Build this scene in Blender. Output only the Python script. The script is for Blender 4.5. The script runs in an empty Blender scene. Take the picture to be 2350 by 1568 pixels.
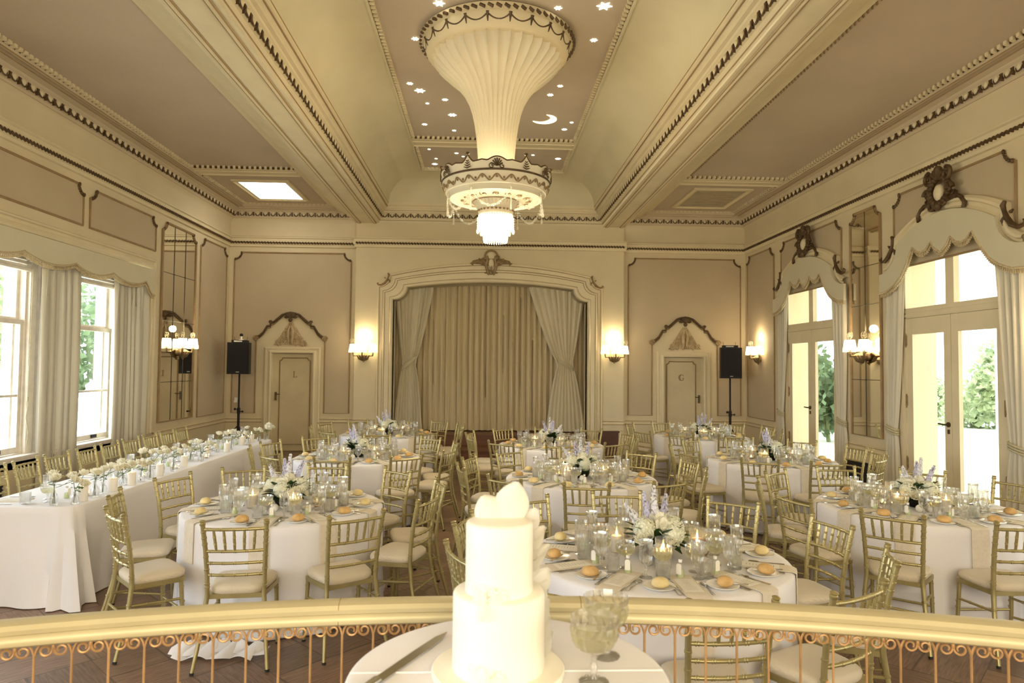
import bpy, math, random
from math import sin, cos, pi, radians, sqrt, atan2, hypot
from mathutils import Vector, Matrix
from mathutils.geometry import tessellate_polygon

S = bpy.context.scene
COL = S.collection

# ------------------------------------------------------------------ camera
H = 1.86
yaw, pitch, roll, FPX = .0416, .0385, .0093, 1540.0
_f = Vector((sin(yaw)*cos(pitch), cos(yaw)*cos(pitch), sin(pitch)))
_r = Vector((cos(yaw), -sin(yaw), 0)); _u = _r.cross(_f)
_r2 = cos(roll)*_r+sin(roll)*_u; _u2 = -sin(roll)*_r+cos(roll)*_u
cam = bpy.data.cameras.new('camera'); camo = bpy.data.objects.new('camera', cam); COL.objects.link(camo)
cam.sensor_width = 36; cam.lens = FPX/2350*36; cam.clip_start = .05; cam.clip_end = 200
camo.matrix_world = Matrix(((_r2.x, _u2.x, -_f.x, 0), (_r2.y, _u2.y, -_f.y, 0), (_r2.z, _u2.z, -_f.z, H), (0, 0, 0, 1)))
cam.dof.use_dof = True; cam.dof.focus_distance = 5.2; cam.dof.aperture_fstop = 4.5
S.camera = camo

# ------------------------------------------------------------------ world, sun, exposure
W = bpy.data.worlds.new('sky'); S.world = W; W.use_nodes = True
_bg = W.node_tree.nodes['Background']
_bg.inputs[0].default_value = (.80, .90, 1.0, 1); _bg.inputs[1].default_value = 4.0

def light(kind, name, loc, energy, color, size=None, size_y=None, rot=None, radius=None):
    l = bpy.data.lights.new(name, kind); l.energy = energy; l.color = color
    if kind == 'AREA':
        l.shape = 'RECTANGLE'; l.size = size; l.size_y = size_y or size
    if radius is not None: l.shadow_soft_size = radius
    o = bpy.data.objects.new(name, l); COL.objects.link(o); o.location = loc
    if rot: o.rotation_euler = rot
    return o
sun = light('SUN', 'sun', (0, 0, 12), 4.5, (1, .95, .86), rot=(radians(40), 0, radians(-8)))
sun.data.angle = .02
WARM = (1.0, .80, .50)
# added warm fill, unseen behind the camera, aimed forward to brighten the hall
light('AREA', 'gallery_fill', (.3, -3.4, 3.0), 205, (1.0, .88, .66), 6.0, 2.6, rot=(radians(84), 0, 0))

V = S.view_settings
V.view_transform = 'Standard'; V.look = 'None'; V.exposure = 1.15; V.gamma = 1.0; V.use_curve_mapping = False
S.cycles.max_bounces = 9; S.cycles.diffuse_bounces = 4; S.cycles.glossy_bounces = 4
S.cycles.transmission_bounces = 6; S.cycles.transparent_max_bounces = 40
S.cycles.caustics_reflective = False; S.cycles.caustics_refractive = False
S.cycles.sample_clamp_indirect = 6.0
try: S.cycles.use_denoising = True
except Exception: pass

# ------------------------------------------------------------------ materials
def M(name, col, rough=.6, metal=0.0, var=0.0, vscale=6.0, bump=0.0, bscale=60.0, spec=.4, emit=None, estr=0.0, sheen=0.0, stretch=None, trans=0.0):
    m = bpy.data.materials.new(name); m.use_nodes = True
    nt = m.node_tree; b = nt.nodes['Principled BSDF']
    b.inputs['Base Color'].default_value = (*col, 1); b.inputs['Roughness'].default_value = rough
    b.inputs['Metallic'].default_value = metal; b.inputs['Specular IOR Level'].default_value = spec
    if sheen: b.inputs['Sheen Weight'].default_value = sheen
    if emit:
        b.inputs['Emission Color'].default_value = (*emit, 1); b.inputs['Emission Strength'].default_value = estr
    if var or bump:
        tc = nt.nodes.new('ShaderNodeTexCoord'); src = tc.outputs['Object']
        if stretch:
            mp = nt.nodes.new('ShaderNodeMapping'); mp.inputs['Scale'].default_value = stretch
            nt.links.new(src, mp.inputs[0]); src = mp.outputs[0]
    if var:
        n = nt.nodes.new('ShaderNodeTexNoise'); n.inputs['Scale'].default_value = vscale; n.inputs['Detail'].default_value = 3
        nt.links.new(src, n.inputs['Vector'])
        r = nt.nodes.new('ShaderNodeMapRange'); r.inputs[1].default_value = .3; r.inputs[2].default_value = .7
        r.inputs[3].default_value = 1-var; r.inputs[4].default_value = 1+var*.6
        nt.links.new(n.outputs[0], r.inputs[0])
        mx = nt.nodes.new('ShaderNodeVectorMath'); mx.operation = 'SCALE'; mx.inputs[0].default_value = col
        nt.links.new(r.outputs[0], mx.inputs['Scale']); nt.links.new(mx.outputs[0], b.inputs['Base Color'])
    if bump:
        n2 = nt.nodes.new('ShaderNodeTexNoise'); n2.inputs['Scale'].default_value = bscale
        nt.links.new(src, n2.inputs['Vector'])
        bp = nt.nodes.new('ShaderNodeBump'); bp.inputs['Strength'].default_value = bump; bp.inputs['Distance'].default_value = .01
        nt.links.new(n2.outputs[0], bp.inputs['Height']); nt.links.new(bp.outputs[0], b.inputs['Normal'])
    if trans:   # thin translucent cloth / petals
        out = nt.nodes['Material Output']; tr = nt.nodes.new('ShaderNodeBsdfTranslucent'); tr.inputs[0].default_value = (*col, 1)
        ms = nt.nodes.new('ShaderNodeMixShader'); ms.inputs[0].default_value = trans
        nt.links.new(b.outputs[0], ms.inputs[1]); nt.links.new(tr.outputs[0], ms.inputs[2]); nt.links.new(ms.outputs[0], out.inputs[0])
    return m

def glass_mat(name, tint=(.98, .985, .97), refl=1.0, rough=.02, base=.05, diff=0.0, refr=0.0):
    m = bpy.data.materials.new(name); m.use_nodes = True; nt = m.node_tree
    nt.nodes.remove(nt.nodes['Principled BSDF']); out = nt.nodes['Material Output']
    t = nt.nodes.new('ShaderNodeBsdfTransparent'); t.inputs[0].default_value = (*tint, 1)
    g = nt.nodes.new('ShaderNodeBsdfGlossy'); g.inputs[0].default_value = (1, 1, 1, 1); g.inputs['Roughness'].default_value = rough
    lw = nt.nodes.new('ShaderNodeLayerWeight'); lw.inputs[0].default_value = .5
    pw = nt.nodes.new('ShaderNodeMath'); pw.operation = 'POWER'; pw.inputs[1].default_value = 3.5; nt.links.new(lw.outputs['Facing'], pw.inputs[0])
    mt = nt.nodes.new('ShaderNodeMath'); mt.operation = 'MULTIPLY_ADD'; mt.use_clamp = True
    mt.inputs[1].default_value = refl*.6; mt.inputs[2].default_value = base
    nt.links.new(pw.outputs[0], mt.inputs[0])
    ms = nt.nodes.new('ShaderNodeMixShader'); nt.links.new(mt.outputs[0], ms.inputs[0])
    nt.links.new(t.outputs[0], ms.inputs[1]); nt.links.new(g.outputs[0], ms.inputs[2])
    if refr:
        gl = nt.nodes.new('ShaderNodeBsdfGlass'); gl.inputs[0].default_value = (1, 1, .99, 1); gl.inputs['Roughness'].default_value = 0; gl.inputs['IOR'].default_value = 1.32
        m3 = nt.nodes.new('ShaderNodeMixShader'); m3.inputs[0].default_value = refr
        nt.links.new(ms.outputs[0], m3.inputs[1]); nt.links.new(gl.outputs[0], m3.inputs[2]); ms = m3
    last = ms
    if diff:
        d = nt.nodes.new('ShaderNodeBsdfTranslucent'); d.inputs[0].default_value = (.95, .95, .92, 1)
        m2 = nt.nodes.new('ShaderNodeMixShader'); m2.inputs[0].default_value = diff
        nt.links.new(ms.outputs[0], m2.inputs[1]); nt.links.new(d.outputs[0], m2.inputs[2]); last = m2
    nt.links.new(last.outputs[0], out.inputs[0])
    return m

def emit_mat(name, col, s):
    m = bpy.data.materials.new(name); m.use_nodes = True; nt = m.node_tree
    nt.nodes.remove(nt.nodes['Principled BSDF'])
    e = nt.nodes.new('ShaderNodeEmission'); e.inputs[0].default_value = (*col, 1); e.inputs[1].default_value = s
    nt.links.new(e.outputs[0], nt.nodes['Material Output'].inputs[0]); return m

def parquet():
    m = bpy.data.materials.new('parquet oak'); m.use_nodes = True; nt = m.node_tree; N = nt.nodes; L = nt.links
    b = N['Principled BSDF']; b.inputs['Roughness'].default_value = .38
    tc = N.new('ShaderNodeTexCoord'); mp = N.new('ShaderNodeMapping'); mp.inputs['Rotation'].default_value = (0, 0, radians(45)); mp.inputs['Scale'].default_value = (1.45, 1.45, 1.45)
    L.new(tc.outputs['Object'], mp.inputs[0])
    ck = N.new('ShaderNodeTexChecker'); ck.inputs['Scale'].default_value = 1.0; L.new(mp.outputs[0], ck.inputs['Vector'])
    def grain(scale):
        q = N.new('ShaderNodeMapping'); q.inputs['Scale'].default_value = scale; L.new(mp.outputs[0], q.inputs[0])
        n = N.new('ShaderNodeTexNoise'); n.inputs['Scale'].default_value = 4; n.inputs['Detail'].default_value = 6; L.new(q.outputs[0], n.inputs['Vector']); return n
    g1 = grain((1.2, 14, 1)); g2 = grain((14, 1.2, 1))
    mx = N.new('ShaderNodeMix'); mx.data_type = 'FLOAT'; L.new(ck.outputs['Fac'], mx.inputs[0]); L.new(g1.outputs[0], mx.inputs[2]); L.new(g2.outputs[0], mx.inputs[3])
    br = N.new('ShaderNodeTexBrick'); br.offset = .5; br.inputs['Scale'].default_value = 1.0; br.inputs['Brick Width'].default_value = 1.0; br.inputs['Row Height'].default_value = .5
    br.inputs['Color1'].default_value = (.75, .75, .75, 1); br.inputs['Color2'].default_value = (1.25, 1.2, 1.15, 1); br.inputs['Mortar'].default_value = (.5, .46, .43, 1); br.inputs['Mortar Size'].default_value = .010
    L.new(mp.outputs[0], br.inputs['Vector'])
    br2 = N.new('ShaderNodeTexBrick'); br2.offset = .5; br2.inputs['Scale'].default_value = 1.0; br2.inputs['Brick Width'].default_value = 1.0; br2.inputs['Row Height'].default_value = .5
    for k in ('Color1', 'Color2', 'Mortar', 'Mortar Size'): br2.inputs[k].default_value = br.inputs[k].default_value
    q2 = N.new('ShaderNodeMapping'); q2.inputs['Rotation'].default_value = (0, 0, radians(90)); L.new(mp.outputs[0], q2.inputs[0]); L.new(q2.outputs[0], br2.inputs['Vector'])
    mb = N.new('ShaderNodeMix'); mb.data_type = 'RGBA'; L.new(ck.outputs['Fac'], mb.inputs[0]); L.new(br.outputs[0], mb.inputs[6]); L.new(br2.outputs[0], mb.inputs[7])
    cr = N.new('ShaderNodeValToRGB'); cr.color_ramp.elements[0].position = .3; cr.color_ramp.elements[0].color = (.13, .082, .055, 1)
    cr.color_ramp.elements[1].position = .72; cr.color_ramp.elements[1].color = (.30, .19, .125, 1); L.new(mx.outputs[0], cr.inputs[0])
    mm = N.new('ShaderNodeMix'); mm.data_type = 'RGBA'; mm.blend_type = 'MULTIPLY'; mm.inputs[0].default_value = 1; L.new(cr.outputs[0], mm.inputs[6]); L.new(mb.outputs[2], mm.inputs[7])
    L.new(mm.outputs[2], b.inputs['Base Color'])
    return m

def striped(name, col, k, amt):
    m = M(name, col, .85, sheen=.2); nt = m.node_tree; b = nt.nodes['Principled BSDF']
    tc = nt.nodes.new('ShaderNodeTexCoord'); w = nt.nodes.new('ShaderNodeTexWave'); w.inputs['Scale'].default_value = k; w.inputs['Distortion'].default_value = .3
    nt.links.new(tc.outputs['Object'], w.inputs['Vector'])
    bp = nt.nodes.new('ShaderNodeBump'); bp.inputs['Strength'].default_value = amt; bp.inputs['Distance'].default_value = .004
    nt.links.new(w.outputs[0], bp.inputs['Height']); nt.links.new(bp.outputs[0], b.inputs['Normal']); return m

mWALL = M('cream wall paint', (.66, .56, .36), .7, var=.05, vscale=1.5)
mPANEL = M('fawn panel paint', (.50, .405, .265), .75, var=.05, vscale=1.5, bump=.05, bscale=160)
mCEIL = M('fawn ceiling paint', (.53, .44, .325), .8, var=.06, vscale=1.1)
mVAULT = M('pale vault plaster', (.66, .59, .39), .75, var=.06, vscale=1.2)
mCORN = M('fawn cream cornice paint', (.58, .48, .325), .65, var=.05, vscale=2)
mTRIM = M('cream moulding paint', (.70, .60, .39), .55, var=.05, vscale=3)
mTAN = M('tan line paint', (.32, .21, .10), .6, var=.15, vscale=8)
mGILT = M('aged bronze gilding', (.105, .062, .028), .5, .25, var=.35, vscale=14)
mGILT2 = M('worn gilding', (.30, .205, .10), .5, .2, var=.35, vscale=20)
mDOOR = M('door paint', (.60, .50, .31), .55, var=.08, vscale=3)
mFLOOR = parquet()
mSTAGE = M('red brown stage boards', (.16, .062, .025), .45, var=.25, vscale=3, stretch=(.4, 4, 6))
mCLOTH = M('white table linen', (.81, .785, .785), .85, var=.02, vscale=3, bump=.04, bscale=220, sheen=.2)
mNAP = M('oatmeal linen napkin', (.73, .655, .53), .9, var=.06, vscale=40)
mCARD = M('ivory card', (.82, .78, .68), .8)
mINK = M('grey ink', (.42, .38, .31), .8)
mCHAIR = M('champagne gold lacquer', (.43, .36, .165), .33, .55, var=.08, vscale=12)
mCUSH = striped('cream striped upholstery', (.66, .57, .42), 60, .35)
mRUB = M('black rubber', (.02, .02, .02), .8)
mRAIL = M('pale gold paint', (.58, .50, .29), .42, .15, var=.05, vscale=9)
mIRON = M('copper gilt ironwork', (.56, .33, .14), .42, .35, var=.15, vscale=20)
mCAKE = M('ivory fondant', (.90, .85, .72), .5, spec=.3)
mSUGAR = M('sugar petals', (.92, .88, .78), .6, trans=.3)
mDRAPE = M('fawn stage drape', (.60, .485, .285), .9, var=.08, vscale=2, stretch=(3, 3, .4), sheen=.2)
mDRAPE2 = M('pale stage drape', (.66, .585, .405), .9, var=.05, vscale=2, stretch=(3, 3, .4), sheen=.2)
mCURT = M('cream window curtain', (.64, .58, .44), .9, var=.05, vscale=2, stretch=(3, 3, .4), sheen=.2, trans=.05)
mPELM = M('cream pelmet fabric', (.66, .60, .42), .85, var=.04, vscale=2, bump=.05, bscale=200, trans=.1)
mFRINGE = M('fringe braid', (.55, .44, .26), .9, var=.3, vscale=60)
mROPE = M('cord tieback', (.52, .45, .28), .85, var=.2, vscale=60)
mWIN = M('weathered window paint', (.74, .67, .56), .6, var=.10, vscale=9)
mSTONE = M('old stone reveal', (.55, .51, .46), .9, var=.25, vscale=8)
mRENDER = M('cream outside render', (.80, .74, .58), .85, var=.04, vscale=3)
mGLASS = glass_mat('window glass', (.97, .98, .98), .5, .0, .0)
mCRYS = glass_mat('cut crystal', (.99, .99, .98), 1.3, .0, .11, .09, .35)
mCLEAR = glass_mat('clear glass', (.99, .99, .98), 1.0, .02, .05, .10)
mWINE = glass_mat('pale sparkling wine', (.97, .95, .74), .4, .03, .03, .25)
mGREEN = M('pale green cordial', (.76, .83, .52), .25, spec=.5, trans=.45)
mBLACK = M('matt black', (.012, .011, .011), .55, spec=.3)
mGRILLE = M('black speaker cloth', (.016, .015, .014), .9, bump=.3, bscale=400)
mGREY = M('grey metal', (.35, .34, .32), .4, .7)
mSTEEL = M('polished cutlery steel', (.62, .60, .56), .16, 1.0)
mBRONZE = M('dull bronze', (.33, .24, .13), .4, .7, var=.1, vscale=20)
mHANDLE = M('dark bronze handle', (.10, .07, .035), .4, .7)
mCHINA = M('white china', (.85, .83, .77), .2, spec=.5)
mROLL = M('baked bread crust', (.68, .43, .17), .75, var=.30, vscale=14, bump=.15, bscale=70)
mROLL2 = M('pale bread crust', (.80, .64, .32), .8, var=.18, vscale=14, bump=.15, bscale=70)
mLEAF = M('dark glossy leaf', (.035, .075, .022), .4, var=.4, vscale=20, trans=.15)
mLEAF2 = M('mid green leaf', (.13, .22, .06), .5, var=.3, vscale=20, trans=.25)
mSTEM = M('flower stem', (.12, .15, .05), .6)
mROSE = M('cream rose petal', (.93, .90, .75), .7, var=.05, vscale=30, trans=.3)
mHYD = M('white hydrangea', (.90, .90, .74), .75, var=.1, vscale=40, trans=.3)
mDEL = M('lilac delphinium', (.66, .64, .80), .75, var=.15, vscale=50, trans=.3)
mDEL2 = M('pale lilac blossom', (.82, .81, .84), .75, var=.12, vscale=50, trans=.3)
mWAX = M('ivory candle wax', (.90, .86, .78), .5, trans=.35)
mFLAME = emit_mat('candle flame', (1, .62, .22), 14)
mSHADE = M('lit lamp shade', (.9, .85, .7), .8, emit=(1, .86, .60), estr=1.7)
mFRLIT = M('lit bead fringe', (.8, .72, .5), .7, emit=(1, .78, .42), estr=1.0)
mGLOW = M('lit crystal drops', (.95, .92, .8), .3, emit=(1, .88, .62), estr=1.8)
mGLOW2 = M('lit outer crystal drops', (.95, .92, .8), .3, emit=(1, .86, .60), estr=.4)
mSTAR = emit_mat('star shaped ceiling lights', (1, .93, .76), 5.0)
mMOON = emit_mat('crescent ceiling light', (1, .80, .38), 2.6)
mSKYL = emit_mat('skylight pane', (1, .95, .84), 2.6)
mVENT = M('veined vent glass', (.42, .36, .24), .5, var=.3, vscale=5, stretch=(1, 6, 1))
mMIRROR = M('old mirror glass', (.80, .78, .72), .03, 1.0)
mLINE = M('mirror joint', (.07, .055, .035), .6)
mWOODBOX = M('dark stained wood', (.10, .045, .03), .5, var=.2, vscale=6)
mBENT = M('bent walnut strip', (.26, .12, .04), .4, var=.2, vscale=10)
mLAWN = M('pale gravel and lawn', (.62, .60, .50), .95, var=.15, vscale=1.2)
mBUSH = M('garden foliage', (.13, .19, .09), .7, var=.5, vscale=2, trans=.35)
mBUSH2 = M('light garden foliage', (.30, .36, .19), .7, var=.4, vscale=2, trans=.4)
mCANVAS = M('white marquee canvas', (.72, .68, .56), .9, trans=.35)
mFENCE = M('white picket paint', (.85, .85, .85), .7)
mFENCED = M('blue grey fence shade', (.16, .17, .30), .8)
mPINK = M('pink blossom', (.75, .2, .32), .8)
mPANELBLK = M('dark grille', (.02, .018, .015), .7)

# ------------------------------------------------------------------ mesh builder
class MB:
    def __init__(s): s.v = []; s.f = []; s.m = None
    def add(s, vs, fs):
        b = len(s.v)
        if s.m is not None: vs = [tuple(s.m @ Vector(p)) for p in vs]
        s.v.extend([tuple(p) for p in vs]); s.f.extend([tuple(i+b for i in f) for f in fs]); return s
    def box(s, x0, x1, y0, y1, z0, z1):
        return s.add([(x0, y0, z0), (x1, y0, z0), (x1, y1, z0), (x0, y1, z0), (x0, y0, z1), (x1, y0, z1), (x1, y1, z1), (x0, y1, z1)],
                     [(0, 3, 2, 1), (4, 5, 6, 7), (0, 1, 5, 4), (1, 2, 6, 5), (2, 3, 7, 6), (3, 0, 4, 7)])
    def grid(s, fn, nu, nv, wrap=False):
        vs = [fn(i/(nu if wrap else nu), j/nv) for j in range(nv+1) for i in range(nu if wrap else nu+1)]
        n = nu if wrap else nu+1; fs = []
        for j in range(nv):
            for i in range(nu):
                a = j*n+i; b = j*n+(i+1) % n; fs.append((a, b, b+n, a+n))
        return s.add(vs, fs)
    def tube(s, pts, r, n=8, caps=True, closed=False):
        pts = [Vector(p) for p in pts]; k = len(pts)
        rr = r if isinstance(r, (list, tuple)) else [r]*k
        up = None; vs = []
        for i, p in enumerate(pts):
            if closed: t = pts[(i+1) % k]-pts[i-1]
            else: t = pts[min(i+1, k-1)]-pts[max(i-1, 0)]
            if t.length < 1e-9: t = Vector((0, 0, 1))
            t.normalize()
            if up is None:
                up = Vector((0, 0, 1)) if abs(t.z) < .9 else Vector((0, 1, 0))
            a = t.cross(up)
            if a.length < 1e-6: a = t.cross(Vector((1, 0, 0)))
            a.normalize(); up = a.cross(t)
            for j in range(n):
                q = 2*pi*j/n; vs.append(p+a*(rr[i]*cos(q))+up*(rr[i]*sin(q)))
        fs = []
        for i in range(k if closed else k-1):
            i2 = (i+1) % k
            for j in range(n):
                j2 = (j+1) % n; fs.append((i*n+j, i*n+j2, i2*n+j2, i2*n+j))
        if caps and not closed:
            fs.append(tuple(range(n-1, -1, -1))); fs.append(tuple((k-1)*n+j for j in range(n)))
        return s.add(vs, fs)
    def lathe(s, prof, n=24, c=(0, 0, 0), rf=None):
        vs = []
        for (r, z) in prof:
            for j in range(n):
                q = 2*pi*j/n; k = rf(q, r, z) if rf else 1
                vs.append((c[0]+r*k*cos(q), c[1]+r*k*sin(q), c[2]+z))
        fs = []
        for i in range(len(prof)-1):
            for j in range(n):
                j2 = (j+1) % n; fs.append((i*n+j, i*n+j2, (i+1)*n+j2, (i+1)*n+j))
        if prof[0][0] > 1e-5: fs.append(tuple(range(n-1, -1, -1)))
        if prof[-1][0] > 1e-5: fs.append(tuple((len(prof)-1)*n+j for j in range(n)))
        return s.add(vs, fs)
    def open_lathe(s, prof, n=24, c=(0, 0, 0), rf=None):
        b = len(s.f); s.lathe(prof, n, c, rf)
        s.f = s.f[:b]+[f for f in s.f[b:] if len(f) <= 4]; return s
    def _ball(s, c, rx, ry, rz, nu=8, nv=6):
        vs = [(c[0], c[1], c[2]-rz)]; fs = []
        for i in range(1, nv):
            a = pi*i/nv
            for j in range(nu):
                q = 2*pi*j/nu; vs.append((c[0]+rx*sin(a)*cos(q), c[1]+ry*sin(a)*sin(q), c[2]-rz*cos(a)))
        vs.append((c[0], c[1], c[2]+rz)); L = len(vs)-1
        for j in range(nu): fs.append((0, 1+(j+1) % nu, 1+j))
        for i in range(nv-2):
            for j in range(nu):
                a = 1+i*nu+j; b = 1+i*nu+(j+1) % nu; fs.append((a, b, b+nu, a+nu))
        o = 1+(nv-2)*nu
        for j in range(nu): fs.append((o+j, o+(j+1) % nu, L))
        return s.add(vs, fs)
    def poly(s, pts, h, frame):
        """extrude a 2D outline pts by h; frame(u, v, w) -> 3D"""
        n = len(pts); tri = tessellate_polygon([[Vector((p[0], p[1], 0)) for p in pts]])
        vs = [frame(p[0], p[1], 0) for p in pts]+[frame(p[0], p[1], h) for p in pts]
        fs = [tuple(t) for t in tri]+[tuple(n+i for i in reversed(t)) for t in tri]
        fs += [(i, (i+1) % n, n+(i+1) % n, n+i) for i in range(n)]
        return s.add(vs, fs)
    def sweep(s, path, prof, closed=False):
        """mitred sweep of profile [(d, z)] along a plan path; d is measured to the right of travel"""
        k = len(path); vs = []
        for i in range(k):
            p = Vector(path[i])
            a = Vector(path[i])-Vector(path[i-1]) if (i > 0 or closed) else None
            b = Vector(path[(i+1) % k])-Vector(path[i]) if (i < k-1 or closed) else None
            a = a or b; b = b or a
            a = a.normalized(); b = b.normalized()
            n1 = Vector((a.y, -a.x)); n2 = Vector((b.y, -b.x)); mtr = (n1+n2)/(1+n1.dot(n2))
            for d, z in prof: vs.append((p.x+mtr.x*d, p.y+mtr.y*d, z))
        m = len(prof); fs = []
        for i in range(k if closed else k-1):
            i2 = (i+1) % k
            for j in range(m-1): fs.append((i*m+j, i*m+j+1, i2*m+j+1, i2*m+j))
        return s.add(vs, fs)
    def loft(s, rings, closed=False):
        n = len(rings[0]); vs = [p for r in rings for p in r]; fs = []
        for i in range(len(rings)-1):
            for j in range(n if closed else n-1):
                j2 = (j+1) % n; fs.append((i*n+j, i*n+j2, (i+1)*n+j2, (i+1)*n+j))
        return s.add(vs, fs)
    def mesh(s, name, mat, smooth=True, angle=40):
        me = bpy.data.meshes.new(name); me.from_pydata(s.v, [], s.f); me.update()
        if mat: me.materials.append(mat)
        if smooth and len(me.polygons):
            me.polygons.foreach_set('use_smooth', [True]*len(me.polygons))
            me.set_sharp_from_angle(angle=radians(angle))
        return me

def link(name, data, parent=None, loc=None, rz=None):
    o = bpy.data.objects.new(name, data); COL.objects.link(o)
    if parent is not None: o.parent = parent
    if loc is not None: o.location = loc
    if rz is not None: o.rotation_euler = (0, 0, rz)
    return o
def obj(name, mb, mat, parent=None, smooth=True, angle=40, loc=None, rz=None):
    return link(name, mb.mesh(name, mat, smooth, angle), parent, loc, rz)
def tag(o, label, cat=None, group=None, kind=None):
    if label: o['label'] = label
    if cat: o['category'] = cat
    if group: o['group'] = group
    if kind: o['kind'] = kind
    return o
def thing(name, label, cat, loc=(0, 0, 0), rz=0, group=None):
    return tag(link(name, None, None, loc, rz), label, cat, group)
def struct(name, mb, mat, label, cat='wall', smooth=False, angle=40):
    if name.startswith('trim_') and not name[5:].isdigit(): name = trim_name()
    return tag(obj(name, mb, mat, None, smooth, angle), label, cat, None, 'structure')
def dup(o, parent=None, loc=None, rz=None, deep=3):
    c = o.copy(); COL.objects.link(c)
    if parent is not None: c.parent = parent
    if loc is not None: c.location = loc
    if rz is not None: c.rotation_euler = (0, 0, rz)
    if deep > 0:
        for ch in KIDS.get(o.name, ()): dup(ch, c, deep=deep-1)
    return c
KIDS = {}
def remember(*roots):
    """note the children of prototype things so that copies are quick"""
    for r in roots:
        KIDS[r.name] = [c for c in bpy.data.objects if c.parent == r]
        remember(*KIDS[r.name])
_tn = [0]
def trim_name():
    _tn[0] += 1; return 'trim_%d' % _tn[0]
def lerp(a, b, t): return a+(b-a)*t
def arc(cx, cy, r, a0, a1, n, ry=None):
    ry = ry or r
    return [(cx+r*cos(radians(lerp(a0, a1, i/n))), cy+ry*sin(radians(lerp(a0, a1, i/n)))) for i in range(n+1)]
def spiral(cx, cy, r0, r1, a0, turns, n, sgn=1):
    return [(cx+lerp(r0, r1, i/n)*cos(a0+sgn*2*pi*turns*i/n), cy+lerp(r0, r1, i/n)*sin(a0+sgn*2*pi*turns*i/n)) for i in range(n+1)]
# ================================================================== the room
XL, XR, YB, YS, YF = -5.53, 5.82, 14.7, 14.54, -5.0     # side walls, back wall recesses, stage breast, wall behind the camera
ZR, ZD = 4.51, .66                                      # picture rail, dado rail
XA, XB = -2.784, 3.05                                   # edges of the stage breast
TH = .5
b = MB().box(XL-TH, XR+TH, YF-.3, YB+.3, -.2, 0); struct('floor', b, mFLOOR, 'dark oak parquet floor of the hall', 'floor')
b = MB().box(-5.5, 5.8, YF, 1.0, .30, .42)
b.poly(arc(0, -2.91, 5.0, 110, 70, 24)+[(1.7, 1.0), (-1.7, 1.0)], .12, lambda u, v, w: (u, v, .30+w))
struct('floor', b, mFLOOR, 'raised gallery floor behind the balustrade', 'floor')

def wall_with_holes(a0, a1, z0, z1, holes, frame):
    """boxes around rectangular holes [(a, b, zlo, zhi)] sorted by a"""
    m = MB(); a = a0
    def bx(p, q, r, t):
        if q-p > 1e-6 and t-r > 1e-6:
            P = [frame(p, r, 0), frame(q, r, 0), frame(q, r, TH), frame(p, r, TH), frame(p, t, 0), frame(q, t, 0), frame(q, t, TH), frame(p, t, TH)]
            m.add(P, [(0, 3, 2, 1), (4, 5, 6, 7), (0, 1, 5, 4), (1, 2, 6, 5), (2, 3, 7, 6), (3, 0, 4, 7)])
    for (h0, h1, zl, zh) in holes:
        bx(a, h0, z0, z1); bx(h0, h1, z0, zl); bx(h0, h1, zh, z1); a = h1
    bx(a, a1, z0, z1); return m
WCEN = (.99, 4.58, 8.17, 11.75)          # french door centres along the right wall
DH = .95
rh = [(c-DH, c+DH, 0, 3.62) for c in WCEN]
struct('wall_right', wall_with_holes(YF, YB+TH, 0, 5.4, rh, lambda a, z, w: (XR+w, a, z)), mWALL, 'cream panelled right wall with tall french doors')
lh = [(-1.6, 2.6, .74, 3.42), (5.0, 11.2, .74, 3.42)]
struct('wall_left', wall_with_holes(YF, YB+TH, 0, 5.4, lh, lambda a, z, w: (XL-w, a, z)), mWALL, 'cream panelled left wall with a wide window bay')
struct('wall_front', MB().box(XL-TH, XR+TH, YF-.3, YF, 0, 6.2), mWALL, 'plain wall at the gallery end of the hall')
# back wall: recesses with two doors, and the breast with the stage arch
m = wall_with_holes(XL, XA, 0, 5.4, [(-4.575, -3.70, 0, 2.12)], lambda a, z, w: (a, YB+w, z))
struct('wall_back', m, mWALL, 'cream back wall left of the stage', 'wall')
m = wall_with_holes(XB, XR, 0, 5.4, [(3.985, 4.865, 0, 2.12)], lambda a, z, w: (a, YB+w, z))
struct('wall_back', m, mWALL, 'cream back wall right of the stage', 'wall')
CX = .135
def arch_path(hw, z1, hn, z2, za, z0=0.0, n=18, nc=8):
    """half of a stage arch outline: up the side, concave notch, bowed head; mirrored to the full path"""
    L = [(-hw, z0), (-hw, z1)]
    L += [(-hw+(hw-hn)*sin(radians(90*i/nc)), z1+(z2-z1)*(1-cos(radians(90*i/nc)))) for i in range(1, nc+1)]
    L += [(lerp(-hn, 0, i/n), z2+(za-z2)*(1-(1-i/n)**2)) for i in range(1, n+1)]
    return L+[(-x, z) for x, z in reversed(L[:-1])]
so = arch_path(2.445, 3.605, 2.215, 3.845, 4.124); si = arch_path(2.105, 3.29, 1.80, 3.56, 3.688)
m = MB(); loop = [(CX+x, z) for x, z in si]
out = loop+[(XB, 0), (XB, 5.6), (XA, 5.6), (XA, 0)]
m.poly([(p[0], p[1]) for p in out], .5, lambda u, v, w: (u, YS+w, v))
struct('wall_stage', m, mWALL, 'projecting cream wall around the stage arch', 'wall', smooth=True, angle=30)
m = MB(); ringz = [(0, .0), (0, -.035), (.06, -.05), (.12, -.045), (.16, -.02), (.34, -.02), (.40, -.06), (.46, -.06), (.50, -.045), (.78, -.045), (.86, -.075), (.95, -.06), (1.0, -.01), (1.0, .2)]
m.loft([[(CX+lerp(o[0], i[0], t), YS+d, lerp(o[1], i[1], t)) for o, i in zip(so, si)] for t, d in ringz])
struct(trim_name(), m, mTRIM, 'moulded cream surround of the stage arch', 'moulding', True, 30)
m = MB()
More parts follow.
